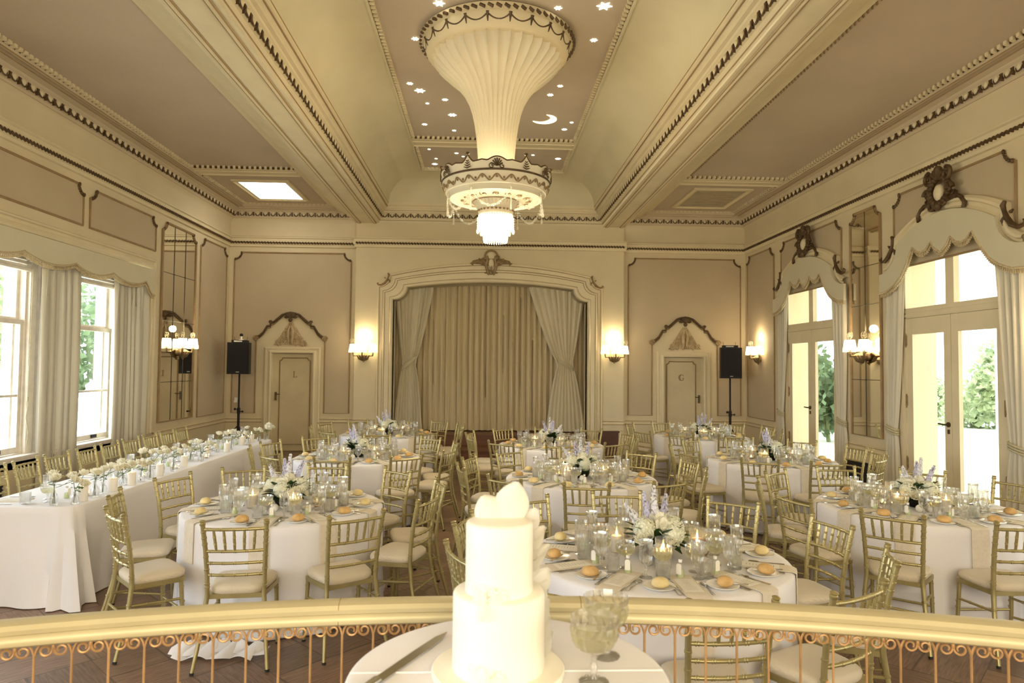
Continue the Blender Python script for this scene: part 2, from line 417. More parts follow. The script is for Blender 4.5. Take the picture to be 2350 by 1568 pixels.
for t, d in ((.13, -.043), (.37, -.04), (.48, -.055), (.80, -.05)):
    m.tube([(CX+lerp(o[0], i[0], t), YS+d, lerp(o[1], i[1], t)) for o, i in zip(so, si)], .0065, 4)
struct(trim_name(), m, mTAN, 'tan lines along the stage arch mouldings', 'moulding')
# stage recess, floor, steps
m = MB(); m.box(-2.3, 2.55, 15.55, 15.6, .3, 4.3); m.box(-2.35, -2.3, YS+.5, 15.6, .3, 4.3); m.box(2.55, 2.6, YS+.5, 15.6, .3, 4.3); m.box(-2.35, 2.6, YS+.5, 15.6, 4.3, 4.35)
struct('wall_stage_recess', m, mPANEL, 'inner walls of the stage recess', 'wall')
m = MB().box(-1.96, 2.23, 14.42, 15.55, .02, .42); m.box(-2.0, 2.27, 14.38, 14.46, .385, .425)
tag(obj('stage', m, mSTAGE, None, False), 'red brown wooden stage front under the drape', 'stage', None, 'structure')
m = MB().box(-1.9, 2.1, 13.45, 14.37, 0, .17); m.box(-1.92, 2.12, 13.42, 14.37, .17, .205)
tag(obj('stage_step', m, mSTAGE, None, False), 'long dark red brown wooden step in front of the stage', 'step')
m = MB().box(2.35, 2.75, 13.6, 13.68, 0, .55); m.box(2.33, 2.77, 13.58, 13.70, .55, .58)
tag(obj('wooden_screen', m, mWOODBOX, None, False), 'small dark wooden panel standing at the right end of the stage', 'panel')

# ---- side bays: cornice, frieze, flat ceiling
ZC = 5.29
def bay(path, beamx, sgn, sky):
    prof = [(0, 4.64), (.015, 4.66), (.02, 4.95), (.05, 5.0), (.09, 5.03), (.10, 5.07), (.12, 5.075), (.15, 5.17), (.18, 5.185), (.19, 5.20), (.27, 5.215), (.275, 5.235), (.33, 5.24), (.345, 5.225), (.385, 5.225), (.39, 5.24), (.40, 5.29), (.42, 5.30)]
    fr = MB().sweep(path, prof[:5]); struct('trim_frieze', fr, mWALL, 'cream frieze above the picture rail on the %s side' % sky, 'frieze', True, 30)
    return MB().sweep(path, prof[4:])
lp = [(XL, YF), (XL, YB), (-2.806, YB)]
rp = [(3.06, YB), (XR, YB), (XR, YF)]
struct('trim_cornice_left', bay(lp, 0, 0, 'left'), mCORN, 'stepped plaster cornice over the left and back walls', 'cornice', True, 30)
struct('trim_cornice_right', bay(rp, 0, 0, 'right'), mCORN, 'stepped plaster cornice over the right and back walls', 'cornice', True, 30)
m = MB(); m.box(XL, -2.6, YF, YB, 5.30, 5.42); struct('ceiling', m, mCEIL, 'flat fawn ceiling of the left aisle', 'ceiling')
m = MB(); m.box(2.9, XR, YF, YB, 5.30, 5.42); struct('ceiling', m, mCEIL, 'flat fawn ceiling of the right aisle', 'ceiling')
# beams
def beam(x0, x1, outer, name, label):
    m = MB(); s = 1 if outer > 0 else -1   # outer side faces the aisle
    xi, xo = (x1, x0) if s < 0 else (x0, x1)
    prof = [(xi, 5.1), (xi, 4.96)]
    for t, z in ((.12, 4.96), (.13, 4.945), (.17, 4.935), (.21, 4.945), (.22, 4.96), (.26, 4.955), (.74, 4.955), (.78, 4.96), (.79, 4.945), (.83, 4.935), (.87, 4.945), (.88, 4.96), (1, 4.96)):
        prof.append((lerp(xi, xo, t), z))
    prof += [(xo, 5.02), (xo+s*.12, 5.06), (xo+s*.22, 5.14), (xo+s*.36, 5.19), (xo+s*.40, 5.24), (xo+s*.52, 5.26), (xo+s*.54, 5.31)]
    m.loft([[(x, y, z) for x, z in prof] for y in (YF, YS)])
    struct(name, m, mTRIM, label, 'beam', True, 30)
def groove(x, z, y0=YF, y1=YS): GM.tube([(x, y0, z), (x, y1, z)], .0085, 4)
GM = MB()
for xa, xb in ((-2.30, -2.806), (2.575, 3.06)):
    for t in (.125, .215, .785, .875): groove(lerp(xa, xb, t), 4.949)
    groove(lerp(xa, xb, 1.0), 4.985)
for x, z in ((-2.285, 5.02), (2.56, 5.02), (-2.10, 5.285), (2.375, 5.285), (-2.075, 5.345), (2.35, 5.345)): groove(x, z)
for x, z in ((XL+.085, 5.035), (XR-.085, 5.035)): groove(x, z, YF, YB)
for x, z in ((XL+.275, 5.222), (XL+.335, 5.232), (XL+.385, 5.228), (XR-.275, 5.222), (XR-.335, 5.232), (XR-.385, 5.228)): groove(x, z, YF, YB-.3)
GM.tube([(XL, YB-.088, 5.035), (-2.8, YB-.088, 5.035)], .005, 4); GM.tube([(3.06, YB-.088, 5.035), (XR, YB-.088, 5.035)], .005, 4)
GM.tube([(-2.29, YS-.018, 5.02), (2.56, YS-.018, 5.02)], .005, 4)
struct('trim_groove', GM, mTAN, 'tan lines along the beams and cornices', 'moulding')
beam(-2.806, -2.30, -1, 'trim_beam_left', 'long cream ceiling beam left of the central vault')
beam(2.575, 3.06, 1, 'trim_beam_right', 'long cream ceiling beam right of the central vault')
# central vault: cornice, cove and flat top
cp = [(-2.30, YF), (-2.30, YS), (2.575, YS), (2.575, YF)]
prof = [(.002, 4.985), (.004, 5.0), (.02, 5.03), (.04, 5.07), (.06, 5.075), (.085, 5.17), (.11, 5.185), (.12, 5.205), (.16, 5.215), (.165, 5.24), (.18, 5.25), (.185, 5.29), (.22, 5.31), (.23, 5.36)]
struct('trim_cornice_vault', MB().sweep(cp, prof), mTRIM, 'stepped cornice around the central vault', 'cornice', True, 30)
cove = [(.23+.70*(1-cos(radians(a))), 5.36+.50*sin(radians(a))) for a in range(0, 91, 9)]
m = MB(); pr = cove+[(.95, 5.86), (.955, 5.845), (.985, 5.845), (.99, 5.88), (1.02, 5.90)]
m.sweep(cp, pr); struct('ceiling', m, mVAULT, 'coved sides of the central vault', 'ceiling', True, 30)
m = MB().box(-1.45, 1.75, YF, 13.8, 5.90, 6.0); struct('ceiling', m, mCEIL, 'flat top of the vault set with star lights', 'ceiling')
def band(x0, x1, y0, y1, z, nm, lb):
    m = MB(); pr = [(y0, z+.02), (y0, z-.03), (y0+.03, z-.04), (y0+.05, z-.02), (lerp(y0, y1, .4), z-.02), (lerp(y0, y1, .42), z-.035), (lerp(y0, y1, .5), z-.035), (lerp(y0, y1, .52), z-.02), (y1-.05, z-.02), (y1-.03, z-.04), (y1, z-.03), (y1, z+.02)]
    m.loft([[(x, y, zz) for y, zz in pr] for x in (x0, x1)]); struct(trim_name(), m, mTRIM, lb, 'moulding', True, 30)
band(-1.36, 1.66, 11.72, 12.16, 5.90, '', 'cross band dividing the vault ceiling')
band(-5.13, -3.34, 11.72, 12.16, 5.295, '', 'cross band dividing the left aisle ceiling')
band(3.55, 5.42, 11.72, 12.16, 5.295, '', 'cross band dividing the right aisle ceiling')

# ---- repeated plaster ornament
def along(path, d, spacing, fn, inset=0.0):
    for i in range(len(path)-1):
        a = Vector(path[i]); c = Vector(path[i+1]); t = (c-a); L = t.length; t.normalize(); n = Vector((t.y, -t.x))
        k = max(1, int((L-2*inset)/spacing))
        for j in range(k):
            p = a+t*(inset+(j+.5)*(L-2*inset)/k)+n*d; fn(p, t, n)
def egg_band(path, d, z, nm, lb, sp=.158, sc=1.0, clip=-1.0):
    dk = MB(); eg = MB()
    def f(p, t, n):
        if p.y < clip: return
        def P(u, w, v): return (p.x+t.x*u+n.x*w, p.y+t.y*u+n.y*w, z+v)
        # tan outline loop hanging under the fillet, dart between
        dk.tube([P(.048*sc*cos(a), -.01+.02*sin(a), .035-.075*sc*sin(a)) for a in [pi*i/8 for i in range(9)]], .0105*sc, 4)
        c = P(.079*sc, 0, 0)
        dk.add([P(.079+dx, w, v) for w in (-.02, .018) for dx, v in ((-.024, .038), (.024, .038), (.012, .005), (.020, -.022), (0, -.045), (-.020, -.022), (-.012, .005))],
               [tuple(range(6, -1, -1)), tuple(range(7, 14))]+[(i, (i+1) % 7, 7+(i+1) % 7, 7+i) for i in range(7)])
        q = P(0, -.005, .01); eg._ball(q, .036, .036, .045, 6, 4)
    along(path, d, sp, f, .05)
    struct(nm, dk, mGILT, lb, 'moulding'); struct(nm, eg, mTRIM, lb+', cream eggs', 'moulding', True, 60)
egg_band(lp, .135, 5.115, 'trim_egg_left', 'dark egg and dart band over the left wall')
egg_band(rp, .135, 5.115, 'trim_egg_right', 'dark egg and dart band over the right wall')
egg_band(cp, .075, 5.115, 'trim_egg_vault', 'dark egg and dart band around the vault')
def dentils(path, d, z, nm, lb, sp=.085, h=.05, w=.05, clip=2.0, closed=False):
    m = MB(); dk = MB()
    def f(p, t, n):
        if p.y < clip: return
        def P(u, q, v): return (p.x+t.x*u+n.x*q, p.y+t.y*u+n.y*q, z+v)
        s = sp*.25
        m.add([P(-s, 0, 0), (P(s, 0, 0)), P(s+.014, w, .006), P(-s+.014, w, .006), P(-s, 0, h), P(s, 0, h), P(s+.014, w, h), P(-s+.014, w, h)], [(0, 3, 2, 1), (4, 5, 6, 7), (0, 1, 5, 4), (1, 2, 6, 5), (2, 3, 7, 6), (3, 0, 4, 7)])
    along(path, d, sp, f, .0)
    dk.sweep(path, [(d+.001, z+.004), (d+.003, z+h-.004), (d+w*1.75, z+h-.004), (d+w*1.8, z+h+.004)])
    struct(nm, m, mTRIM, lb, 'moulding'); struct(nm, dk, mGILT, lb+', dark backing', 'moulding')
dentils([(XL, YF), (XL, 11.72)], .40, 5.255, 'trim_dentil_left', 'dentil row along the left aisle ceiling')
dentils([(XR, 11.72), (XR, YF)], .40, 5.255, 'trim_dentil_right', 'dentil row along the right aisle ceiling')
dentils([(-5.12, 11.715), (-3.34, 11.715)], .0, 5.255, 'trim_dentil_band', 'dentil row across the left aisle ceiling')
dentils([(3.58, 11.715), (5.42, 11.715)], .0, 5.255, 'trim_dentil_band', 'dentil row across the right aisle ceiling')
dentils([(-5.12, 12.2), (-5.12, 14.36), (-3.34, 14.36)], .015, 5.255, 'trim_dentil_end', 'dentil row around the left skylight coffer')
dentils([(3.58, 14.36), (5.42, 14.36), (5.42, 12.2)], .015, 5.255, 'trim_dentil_end', 'dentil row around the right vent coffer')
dentils([(-2.30, YF), (-2.30, 11.72)], .995, 5.857, 'trim_dentil_vault', 'dentil row on the left edge of the vault ceiling')
dentils([(2.575, 11.72), (2.575, YF)], .995, 5.857, 'trim_dentil_vault', 'dentil row on the right edge of the vault ceiling')
dentils([(-1.33, 11.715), (1.62, 11.715)], .0, 5.857, 'trim_dentil_vault', 'dentil row across the vault ceiling')
dentils([(-1.31, 12.2), (-1.31, 13.58), (1.60, 13.58), (1.60, 12.2)], .015, 5.857, 'trim_dentil_vault', 'dentil row around the small vault coffer')
# rope lines on the aisle side of the beams
for x, nm in ((-3.30, 'left'), (3.62, 'right')):
    m = MB(); k = int((11.7-2)/.075)
    for i in range(k):
        y = 2+i*.075; m.tube([(x-.02, y-.03, 5.285), (x+.02, y+.03, 5.285)], .011, 4)
    struct('trim_rope_'+nm, m, mGILT2, 'thin rope moulding along the %s beam' % nm, 'moulding')
# skylight and vent coffers
def coffer(x0, x1, y0, y1, mat, nm, lb, cat):
    m = MB(); fr = [(x0, y0), (x1, y0), (x1, y1), (x0, y1)]
    m.sweep(fr[::-1], [(-.10, 5.30), (-.10, 5.27), (-.06, 5.255), (-.03, 5.275), (0, 5.275), (0, 5.30)], closed=True)
    r = tag(obj(nm, m, mTRIM, None, True, 30), lb, cat, None, 'structure')
    obj('pane', MB().box(x0, x1, y0, y1, 5.283, 5.297), mat, r, False)
coffer(-4.63, -3.76, 12.62, 13.88, mSKYL, 'window_skylight', 'bright square skylight in the left aisle ceiling', 'skylight')
coffer(4.05, 5.0, 12.55, 13.86, mVENT, 'trim_vent', 'dull veined panel in the right aisle ceiling', 'panel')

# ---- picture rail, dado rail, baseboards
railp = [(0, 4.42), (.03, 4.43), (.035, 4.47), (.06, 4.485), (.06, 4.535), (.045, 4.55), (.05, 4.60), (.075, 4.615), (.075, 4.635), (0, 4.64)]
dado = [(0, .62), (.02, .625), (.025, .65), (.012, .66), (.012, .685), (.025, .695), (.02, .72), (0, .725)]
base = [(0, .22), (.02, .21), (.025, .17), (.03, .16), (.03, 0)]
bl = [(XL, YB), (XA, YB), (XA, YS), (-2.31, YS)]; br_ = [(2.58, YS), (XB, YS), (XB, YB), (XR, YB)]
full = [(XL, YF), (XL, YB), (XA, YB), (XA, YS), (XB, YS), (XB, YB), (XR, YB), (XR, YF)]
struct('trim_picture_rail', MB().sweep(full, railp), mTRIM, 'cream picture rail running round the hall', 'moulding', True, 30)
m = MB()
def bead(p, t, n):
    if p.y < 4: return
    a = .5*pi*0+atan2(t.y, t.x); c, s_ = cos(a), sin(a); vs = []
    m.tube([(p.x-t.x*.026, p.y-t.y*.026, 4.522), (p.x+t.x*.026, p.y+t.y*.026, 4.497)], .022, 5)
along(full, .062, .062, bead)
struct('trim_bead', m, mGILT, 'dark bead line on the picture rail', 'moulding')
for nm, p in (('left', [(XL, YF), (XL, 4.95)]), ('left', [(XL, 11.5), (XL, YB), (-4.76, YB)]), ('back', [(-3.6, YB), (XA, YB), (XA, YS), (-2.32, YS)]), ('back', [(2.59, YS), (XB, YS), (XB, YB), (3.85, YB)]), ('right', [(5.02, YB), (XR, YB), (XR, 12.75)]), ('right', [(XR, 10.75), (XR, 9.17)])):
    struct('trim_dado_'+nm, MB().sweep(p, dado), mTRIM, 'dado moulding on the %s wall' % nm, 'moulding', True, 30)
    struct('baseboard_'+nm, MB().sweep(p, base), mTRIM, 'cream baseboard on the %s wall' % nm, 'baseboard', True, 30)
    m = MB().sweep(p, [(.022, .632), (.03, .638), (.022, .644)]); m.sweep(p, [(.022, .70), (.03, .706), (.022, .712)])
    struct('trim_dado_line', m, mTAN, 'tan line on the dado moulding of the %s wall' % nm, 'moulding')

# ---- wall panels
def panel_outline(a0, a1, z0, z1, r, bottom=False):
    L = [(a0, z0), (a0, z1-r)]+[(a0+r*sin(radians(q)), z1-r*cos(radians(q))) for q in range(15, 91, 15)]
    L += [(a1-r*cos(radians(q)), z1-r*sin(radians(q))) for q in range(0, 76, 15)][::-1] if False else [(a1-r*cos(radians(q)), z1-r*sin(radians(q))) for q in range(0, 91, 15)]
    L[-1] = (a1, z1-r); L.append((a1, z0)); return L
def corner_leaf(m, P, a, z, r, s):
    """small gilded leaf in the concave corner of a panel"""
    for k in range(5):
        q = radians(15+15*k); x = a+s*r*sin(q); zz = z-r*cos(q)
        m._ball(P(x, zz, .022), .024, .018, .024, 6, 4)
    m._ball(P(a+s*r*.98, z-.01, .03), .022, .02, .03, 6, 4); m._ball(P(a+s*.02, z-r, .03), .022, .02, .03, 6, 4)
def panel(frame, a0, a1, z0, z1, lb, r=.15, hole=None, leaves=True, mat=None):
    """frame(a, z, w): a along the wall, w out of the wall"""
    out = panel_outline(a0, a1, z0, z1, r)
    base = MB(); base.poly(out if hole is None else out+hole, .006, frame) if mat is None else None
    n = len(out); mm = MB()
    path = out if hole is None else out+hole
    mm.tube([frame(a, z, .012) for a, z in path], .016, 6, closed=True)
    o = tag(obj(trim_name(), mm, mTAN, None, True, 50), lb, 'wall panel', None, 'structure')
    if mat is None: obj('panel_field', base, mPANEL, o, False)
    if leaves:
        l = MB(); corner_leaf(l, frame, a0, z1, r, 1); corner_leaf(l, frame, a1, z1, r, -1)
        obj('corner_leaf', l, mGILT, o, True, 60)
    return o
fL = lambda a, z, w: (XL+w, a, z)
fR = lambda a, z, w: (XR-w, a, z)
fB = lambda a, z, w: (a, YB-w, z)
fS = lambda a, z, w: (a, YS-w, z)
panel(fL, 7.30, 9.38, 3.755, 4.30, 'long low wall panel above the left windows', .13)
panel(fL, 5.10, 7.12, 3.755, 4.30, 'low wall panel above the near end of the left windows', .13)
panel(fL, 9.54, 11.42, 3.755, 4.30, 'shorter low wall panel beside the left mirror', .13)
panel(fL, 13.22, 14.53, .845, 4.33, 'tall wall panel in the far left corner', .15)
panel(fR, 13.20, 14.56, .83, 4.33, 'tall wall panel in the far right corner', .15)
panel(fR, 10.65, 12.87, 3.30, 4.335, 'wall panel behind the pelmet of the far french door', .15)
panel(fR, 7.05, 9.24, 3.30, 4.335, 'wall panel behind the pelmet of the near french door', .15)
panel(fR, 10.65, 10.78, .845, 3.2, 'narrow wall panel left of the right mirror', .03, leaves=False)
def door_arch(c):
    h = [(c+.735, .83), (c+.735, 2.44)]
    h += [(c+.735-.30*sin(radians(q)), 2.80-.36*cos(radians(q))) for q in (10, 35, 60, 80)] 
    h = [(c+.735, .83), (c+.735, 2.46), (c+.66, 2.49), (c+.58, 2.56), (c+.52, 2.66), (c+.50, 2.70), (c+.43, 2.71), (c+.43, 2.76), (c+.36, 2.79), (c+.27, 2.87), (c+.18, 2.95), (c+.08, 2.985)]
    return h+[(2*c-x, z) for x, z in reversed(h)]
for c, a0, a1, lb, side in ((-4.18, -5.41, -2.91, 'large back wall panel around the left door', 'left'), (4.445, 3.18, 5.70, 'large back wall panel around the right door', 'right')):
    ha = door_arch(c)
    panel(fB, a0, a1, .83, 4.30, lb, .15, hole=ha)
    t = thing('plaster_garland', 'dark gilded garland arched over the %s stage door' % side, 'ornament')
    m = MB(); m.tube([fB(a, z, .035) for a, z in ha[1:-1]], [.024]*len(ha[1:-1]), 8); obj('garland_bar', m, mGILT, t, True, 60)
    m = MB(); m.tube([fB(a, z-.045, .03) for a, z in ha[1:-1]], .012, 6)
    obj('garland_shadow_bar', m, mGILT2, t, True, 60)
    m = MB()
    for k in range(-3, 4):
        q = radians(90+k*22); m.tube([fB(c, 2.87, .04), fB(c+.07*cos(q), 2.90+.07*sin(q), .07), fB(c+.115*cos(q), 2.90+.115*sin(q), .05)], [.012, .025, .016], 6)
    m._ball(fB(c, 2.84, .06), .045, .04, .05); m._ball(fB(c-.09, 2.90, .04), .05, .03, .03); m._ball(fB(c+.09, 2.90, .04), .05, .03, .03)
    obj('shell', m, mGILT, t, True, 60)
    for s in (-1, 1):
        m = MB(); m.tube([fB(c+s*.735+x, 2.435+z, .05) for x, z in spiral(0, 0, .055, .012, 0, 1.6, 22)], .02, 6); m._ball(fB(c+s*.735, 2.435, .045), .04, .03, .04)
        obj('rosette', m, mGILT2, t, True, 60)
        m = MB(); m.tube([fB(c+s*.43+x, 2.79+z, .045) for x, z in spiral(0, 0, .035, .008, 0, 1.3, 14)], .014, 6); obj('scroll', m, mGILT, t, True, 60)
    # relief of garlands and leaves over the door
    rnd = random.Random(int(c*10)); m = MB()
    m.poly([(c-.37, 2.29), (c+.37, 2.29), (c+.27, 2.42), (c+.13, 2.66), (c+.04, 2.79), (c-.04, 2.79), (c-.13, 2.66), (c-.27, 2.42)], .012, fB)
    for k in range(95):
        v = rnd.random()**1.3; w = (1-v)*.33+.03; a = c+rnd.uniform(-w, w); z = 2.30+v*.46; r = rnd.uniform(.014, .035)
        m._ball(fB(a, z, .014), r, .02, r*rnd.uniform(.7, 1.6), 6, 4)
    for s in (-1, 1):
        for k in range(4):
            m.tube([fB(c+s*(.08+.07*k)+s*x*.8, 2.35+.05*(3-k)+z, .03) for x, z in spiral(0, 0, .06, .01, rnd.random()*6, 1.2, 14, s)], .009, 5)
        m.tube([fB(c+s*.02, 2.70, .03), fB(c+s*.05, 2.6, .045), fB(c+s*.045, 2.48, .045), fB(c+s*.03, 2.38, .04), fB(c+s*.05, 2.31, .03)], [.018, .03, .036, .026, .014], 7)
    tag(obj('plaster_relief', m, M('relief plaster %s' % side, (.50, .385, .22), .7, var=.2, vscale=12), None, True, 60), 'triangular plaster relief above the %s stage door' % side, 'ornament')

# ---- stage doors L and G
def letter(ch, cx, z, h):
    m = MB(); w = h*.12; F = lambda a, zz: (a, 14.765, zz)
    def bar(x0, z0, x1, z1): m.box(cx+x0*h, cx+x1*h, 14.768, 14.776, z+z0*h, z+z1*h)
    if ch == 'L':
        bar(-.20, 0, -.05, 1); bar(-.32, 0, .36, .06); bar(-.32, .95, .10, 1); bar(.30, 0, .36, .24)
    else:
        pts = [(cx+.42*h*cos(radians(q)), z+.5*h+.5*h*sin(radians(q))) for q in range(48, 322, 14)]
        m.tube([(a, 14.772, zz) for a, zz in pts], [.006+.012*max(0, -cos(radians(q))) for q in range(48, 322, 14)], 6)
        bar(.20, .10, .34, .42); bar(.08, .40, .46, .45); bar(.24, .72, .29, 1)
    return m
for n, c, ch, hs in ((1, -4.13, 'L', -1), (2, 4.42, 'G', 1)):
    lb = 'cream panelled door lettered %s beside the stage' % ch
    x0, x1 = c-.435, c+.435
    arcP = [(x0-.165, 0), (x0-.165, 2.25), (x1+.165, 2.25), (x1+.165, 0)]; arcI = [(x0, 0), (x0, 2.115), (x1, 2.115), (x1, 0)]
    m = MB(); m.loft([[fB(lerp(o[0], i[0], t), lerp(o[1], i[1], t), d) for o, i in zip(arcP, arcI)] for t, d in ((0, 0), (0, .03), (.15, .045), (.3, .04), (.35, .03), (.55, .03), (.6, .045), (.8, .06), (.95, .05), (1, .03), (1, -.3))])
    struct(trim_name(), m, mTRIM, 'moulded architrave of door %s' % ch, 'moulding', True, 30)
    m = MB(); m.box(x0, x1, 14.79, 14.83, .01, 2.11)
    d = tag(obj('door_%d' % n, m, mDOOR, None, False), lb, 'door', None, 'structure')
    m = MB(); a0, a1 = (c-.30, c+.36) if hs < 0 else (c-.36, c+.30)
    ol = panel_outline(a0, a1, .15, 2.02, .06)
    m.tube([(a, 14.785, z) for a, z in ol], .012, 6, closed=True); obj('door_moulding', m, mTAN, d, True, 60)
    m = MB(); m.poly(panel_outline(a0+.02, a1-.02, .17, 2.0, .06), .012, lambda a, z, w: (a, 14.79-w, z)); obj('door_panel', m, mDOOR, d, False)
    obj('door_letter', letter(ch, c+(.03 if ch == 'L' else -.02), 1.60, .13), mTAN, d, False)
    hx = c+hs*.37; m = MB(); m.box(hx-.02, hx+.02, 14.76, 14.79, 1.1, 1.28); m.tube([(hx, 14.78, 1.235), (hx, 14.74, 1.235), (hx-hs*.10, 14.735, 1.235)], .010, 6); m.box(hx-.012, hx+.012, 14.75, 14.765, 1.12, 1.17)
    obj('door_handle', m, mHANDLE, d, True, 50)
    struct('wall_door_reveal', MB().box(x0, x1, 14.9, 14.95, 0, 2.12), mPANEL, 'dark space behind door %s' % ch, 'wall')
# ================================================================== left sash windows
struct('wall_left_bay', MB().box(XL-.06, XL, 5.0, 11.2, .60, .74), mTRIM, 'panelled apron below the left windows', 'wall')
m = MB().box(XL-.30, XL+.05, 4.95, 11.25, .715, .75); m.box(XL-.30, XL+.03, 4.95, 11.25, .69, .715)
struct(trim_name(), m, mWIN, 'window sill running under the left sash windows', 'sill')
io = [(4.79, .72), (4.79, 3.60), (11.43, 3.60), (11.43, .72)]; ii = [(5.0, .72), (5.0, 3.42), (11.2, 3.42), (11.2, .72)]
m = MB(); m.loft([[fL(lerp(o[0], i[0], t), lerp(o[1], i[1], t), d) for o, i in zip(io, ii)] for t, d in ((0, 0), (0, .03), (.1, .05), (.2, .05), (.28, .025), (.5, .02), (.56, .05), (.8, .07), (.95, .06), (1, .03), (1, -.3))])
struct(trim_name(), m, mTRIM, 'moulded frame around the left window bay', 'moulding', True, 30)
XW = XL-.17
for n, (y0, y1) in enumerate(((5.15, 6.75), (6.98, 8.50), (8.80, 10.45)), 1):
    lb = ['sash window of the left bay nearest the camera', 'near sash window of the left bay, with a red flower outside', 'far sash window of the left bay between two curtains'][n-1]
    m = MB(); m.box(XW-.06, XW+.10, y0-.12, y0, .74, 3.4); m.box(XW-.06, XW+.10, y1, y1+.12, .74, 3.4); m.box(XW-.2, XW+.10, y0, y1, 3.2, 3.4); m.box(XW-.12, XW+.06, y0-.02, y0+.03, .74, 3.3); m.box(XW-.12, XW+.06, y1-.03, y1+.02, .74, 3.3)
    w = tag(obj('window_%d' % n, m, mWIN, None, False), lb, 'window', None, 'structure')
    def sash(x, z0, z1, bar):
        s = MB(); s.box(x-.025, x+.02, y0+.02, y0+.075, z0, z1); s.box(x-.025, x+.02, y1-.075, y1-.02, z0, z1)
        s.box(x-.023, x+.018, y0+.075, y1-.075, z0, z0+.075); s.box(x-.026, x+.026, y0+.018, y1-.018, z1-.055, z1+.001)
        if bar: s.box(x-.02, x+.012, y0+.05, y1-.05, bar-.014, bar+.014)
        return s
    lo = obj('lower_sash', sash(XW+.02, .76, 2.385, 1.46), mWIN, w, False)
    up = obj('upper_sash', sash(XW-.04, 2.34, 3.22, None), mWIN, w, False)
    obj('pane', MB().box(XW+.014, XW+.018, y0+.05, y1-.05, .8, 2.35), mGLASS, lo, False)
    obj('pane', MB().box(XW-.046, XW-.042, y0+.05, y1-.05, 2.38, 3.2), mGLASS, up, False)
    for yy in (y0+.42, y1-.42):
        m = MB(); m.box(XW+.04, XW+.065, yy-.055, yy+.055, .785, .83); obj('sash_lift', m, mBLACK, lo, False)
    m = MB(); m.box(XW-.19, XW-.065, y1-.055, y1+.12, .74, 3.4); m.box(XW-.19, XW-.065, y0-.12, y0-.02, .74, 3.4)
    obj('stone_jamb', m, mSTONE, w, False)
    bl_ = MB()
    for k in range(7): bl_.box(XW+.06, XW+.11, y0+.02, y1-.02, 3.02+.05*k, 3.055+.05*k)
    bl_.box(XW+.05, XW+.12, y0+.01, y1-.01, 2.985, 3.015)
    o = tag(obj('raised_blind', bl_, mWIN, None, False), 'cream blind pulled up at the top of the %s left sash window' % ['nearest', 'middle', 'far'][n-1], 'blind')
for y in (8.45,):
    m = MB(); m.tube([(XW+.14, y+.02, 3.1), (XW+.13, y+.03, 2.2), (XW+.14, y, 1.45), (XW+.14, y+.015, 1.35), (XW+.14, y-.02, 1.2), (XW+.14, y+.03, 1.0), (XW+.14, y, .80)], .004, 5)
    m._ball((XW+.14, y, 1.42), .016, .016, .03, 6, 4)
    tag(obj('blind_cord', m, mROPE, None), 'thin knotted blind cord hanging beside the near left window', 'cord')

# ================================================================== curtains and pelmets
def curtain_mesh(frame, a0, a1, z0, z1, folds, amp, tie=None, seed=0, nu=None):
    """frame(a, w, z); tie = (z, centre, half width, flare)"""
    rnd = random.Random(seed); ph = [rnd.uniform(-.7, .7) for _ in range(folds+2)]; am = [rnd.uniform(.55, 1.2) for _ in range(folds+2)]
    nu = nu or folds*9; nv = 26; m = MB()
    def f(u, v):
        z = lerp(z1, z0, v); k = u*folds; i = int(k); t = k-i
        p = lerp(ph[i], ph[i+1], t); A = lerp(am[i], am[i+1], t)
        w = amp*A*sin(2*pi*k+p+.5*sin(v*3+p))
        w += amp*.35*A*sin(6*pi*k+1.7*p); a = lerp(a0, a1, u)+amp*.4*sin(4*pi*k+p*2)
        if tie:
            zt, c, hw, fl = tie
            if z > zt: q = ((z-zt)/(z1-zt))**.75; q = max(0, q)
            else: q = fl*min(1, (zt-z)/(zt-z0))**.6
            at = c+(u-.5)*2*hw; ae = a if z > zt else c+(a-(a0+a1)/2)
            a = lerp(at, ae, q); w = w*(.55+.45*q)
        return frame(a, w, z)
    m.grid(f, nu, nv); return m
def curtain(name, label, cat, frame, a0, a1, z0, z1, folds, amp, mat, tie=None, seed=0, cord=None, group=None):
    o = tag(obj(name, curtain_mesh(frame, a0, a1, z0, z1, folds, amp, tie, seed), mat, None, True, 180), label, cat, group)
    if tie and cord:
        m = MB(); zt, c, hw, fl = tie
        for dz in (-.03, .0, .03):
            m.tube([frame(c+(hw+.03)*cos(q), (amp*.75+.02)*sin(q), zt+dz+cord*cos(q)) for q in [2*pi*i/20 for i in range(20)]], .014, 6, closed=True)
        obj('tieback_cord', m, mROPE, o, True, 60)
    return o
# stage
curtain('stage_curtain', 'fawn pleated stage curtain filling the arch', 'curtain', lambda a, w, z: (a, 15.15+w, z), -2.08, 2.36, .44, 3.95, 34, .055, mDRAPE, None, 3)
curtain('stage_side_curtain', 'pale drape tied back at the left of the stage', 'curtain', lambda a, w, z: (a, 14.93+w, z), -2.02, -1.10, .44, 3.85, 9, .05, mDRAPE2, (1.93, -1.66, .13, .55), 5, cord=.14)
curtain('stage_side_curtain', 'pale drape tied back at the right of the stage', 'curtain', lambda a, w, z: (a, 14.93+w, z), .92, 2.28, .44, 3.85, 9, .05, mDRAPE2, (1.93, 1.82, .15, .55), 6, cord=-.10)
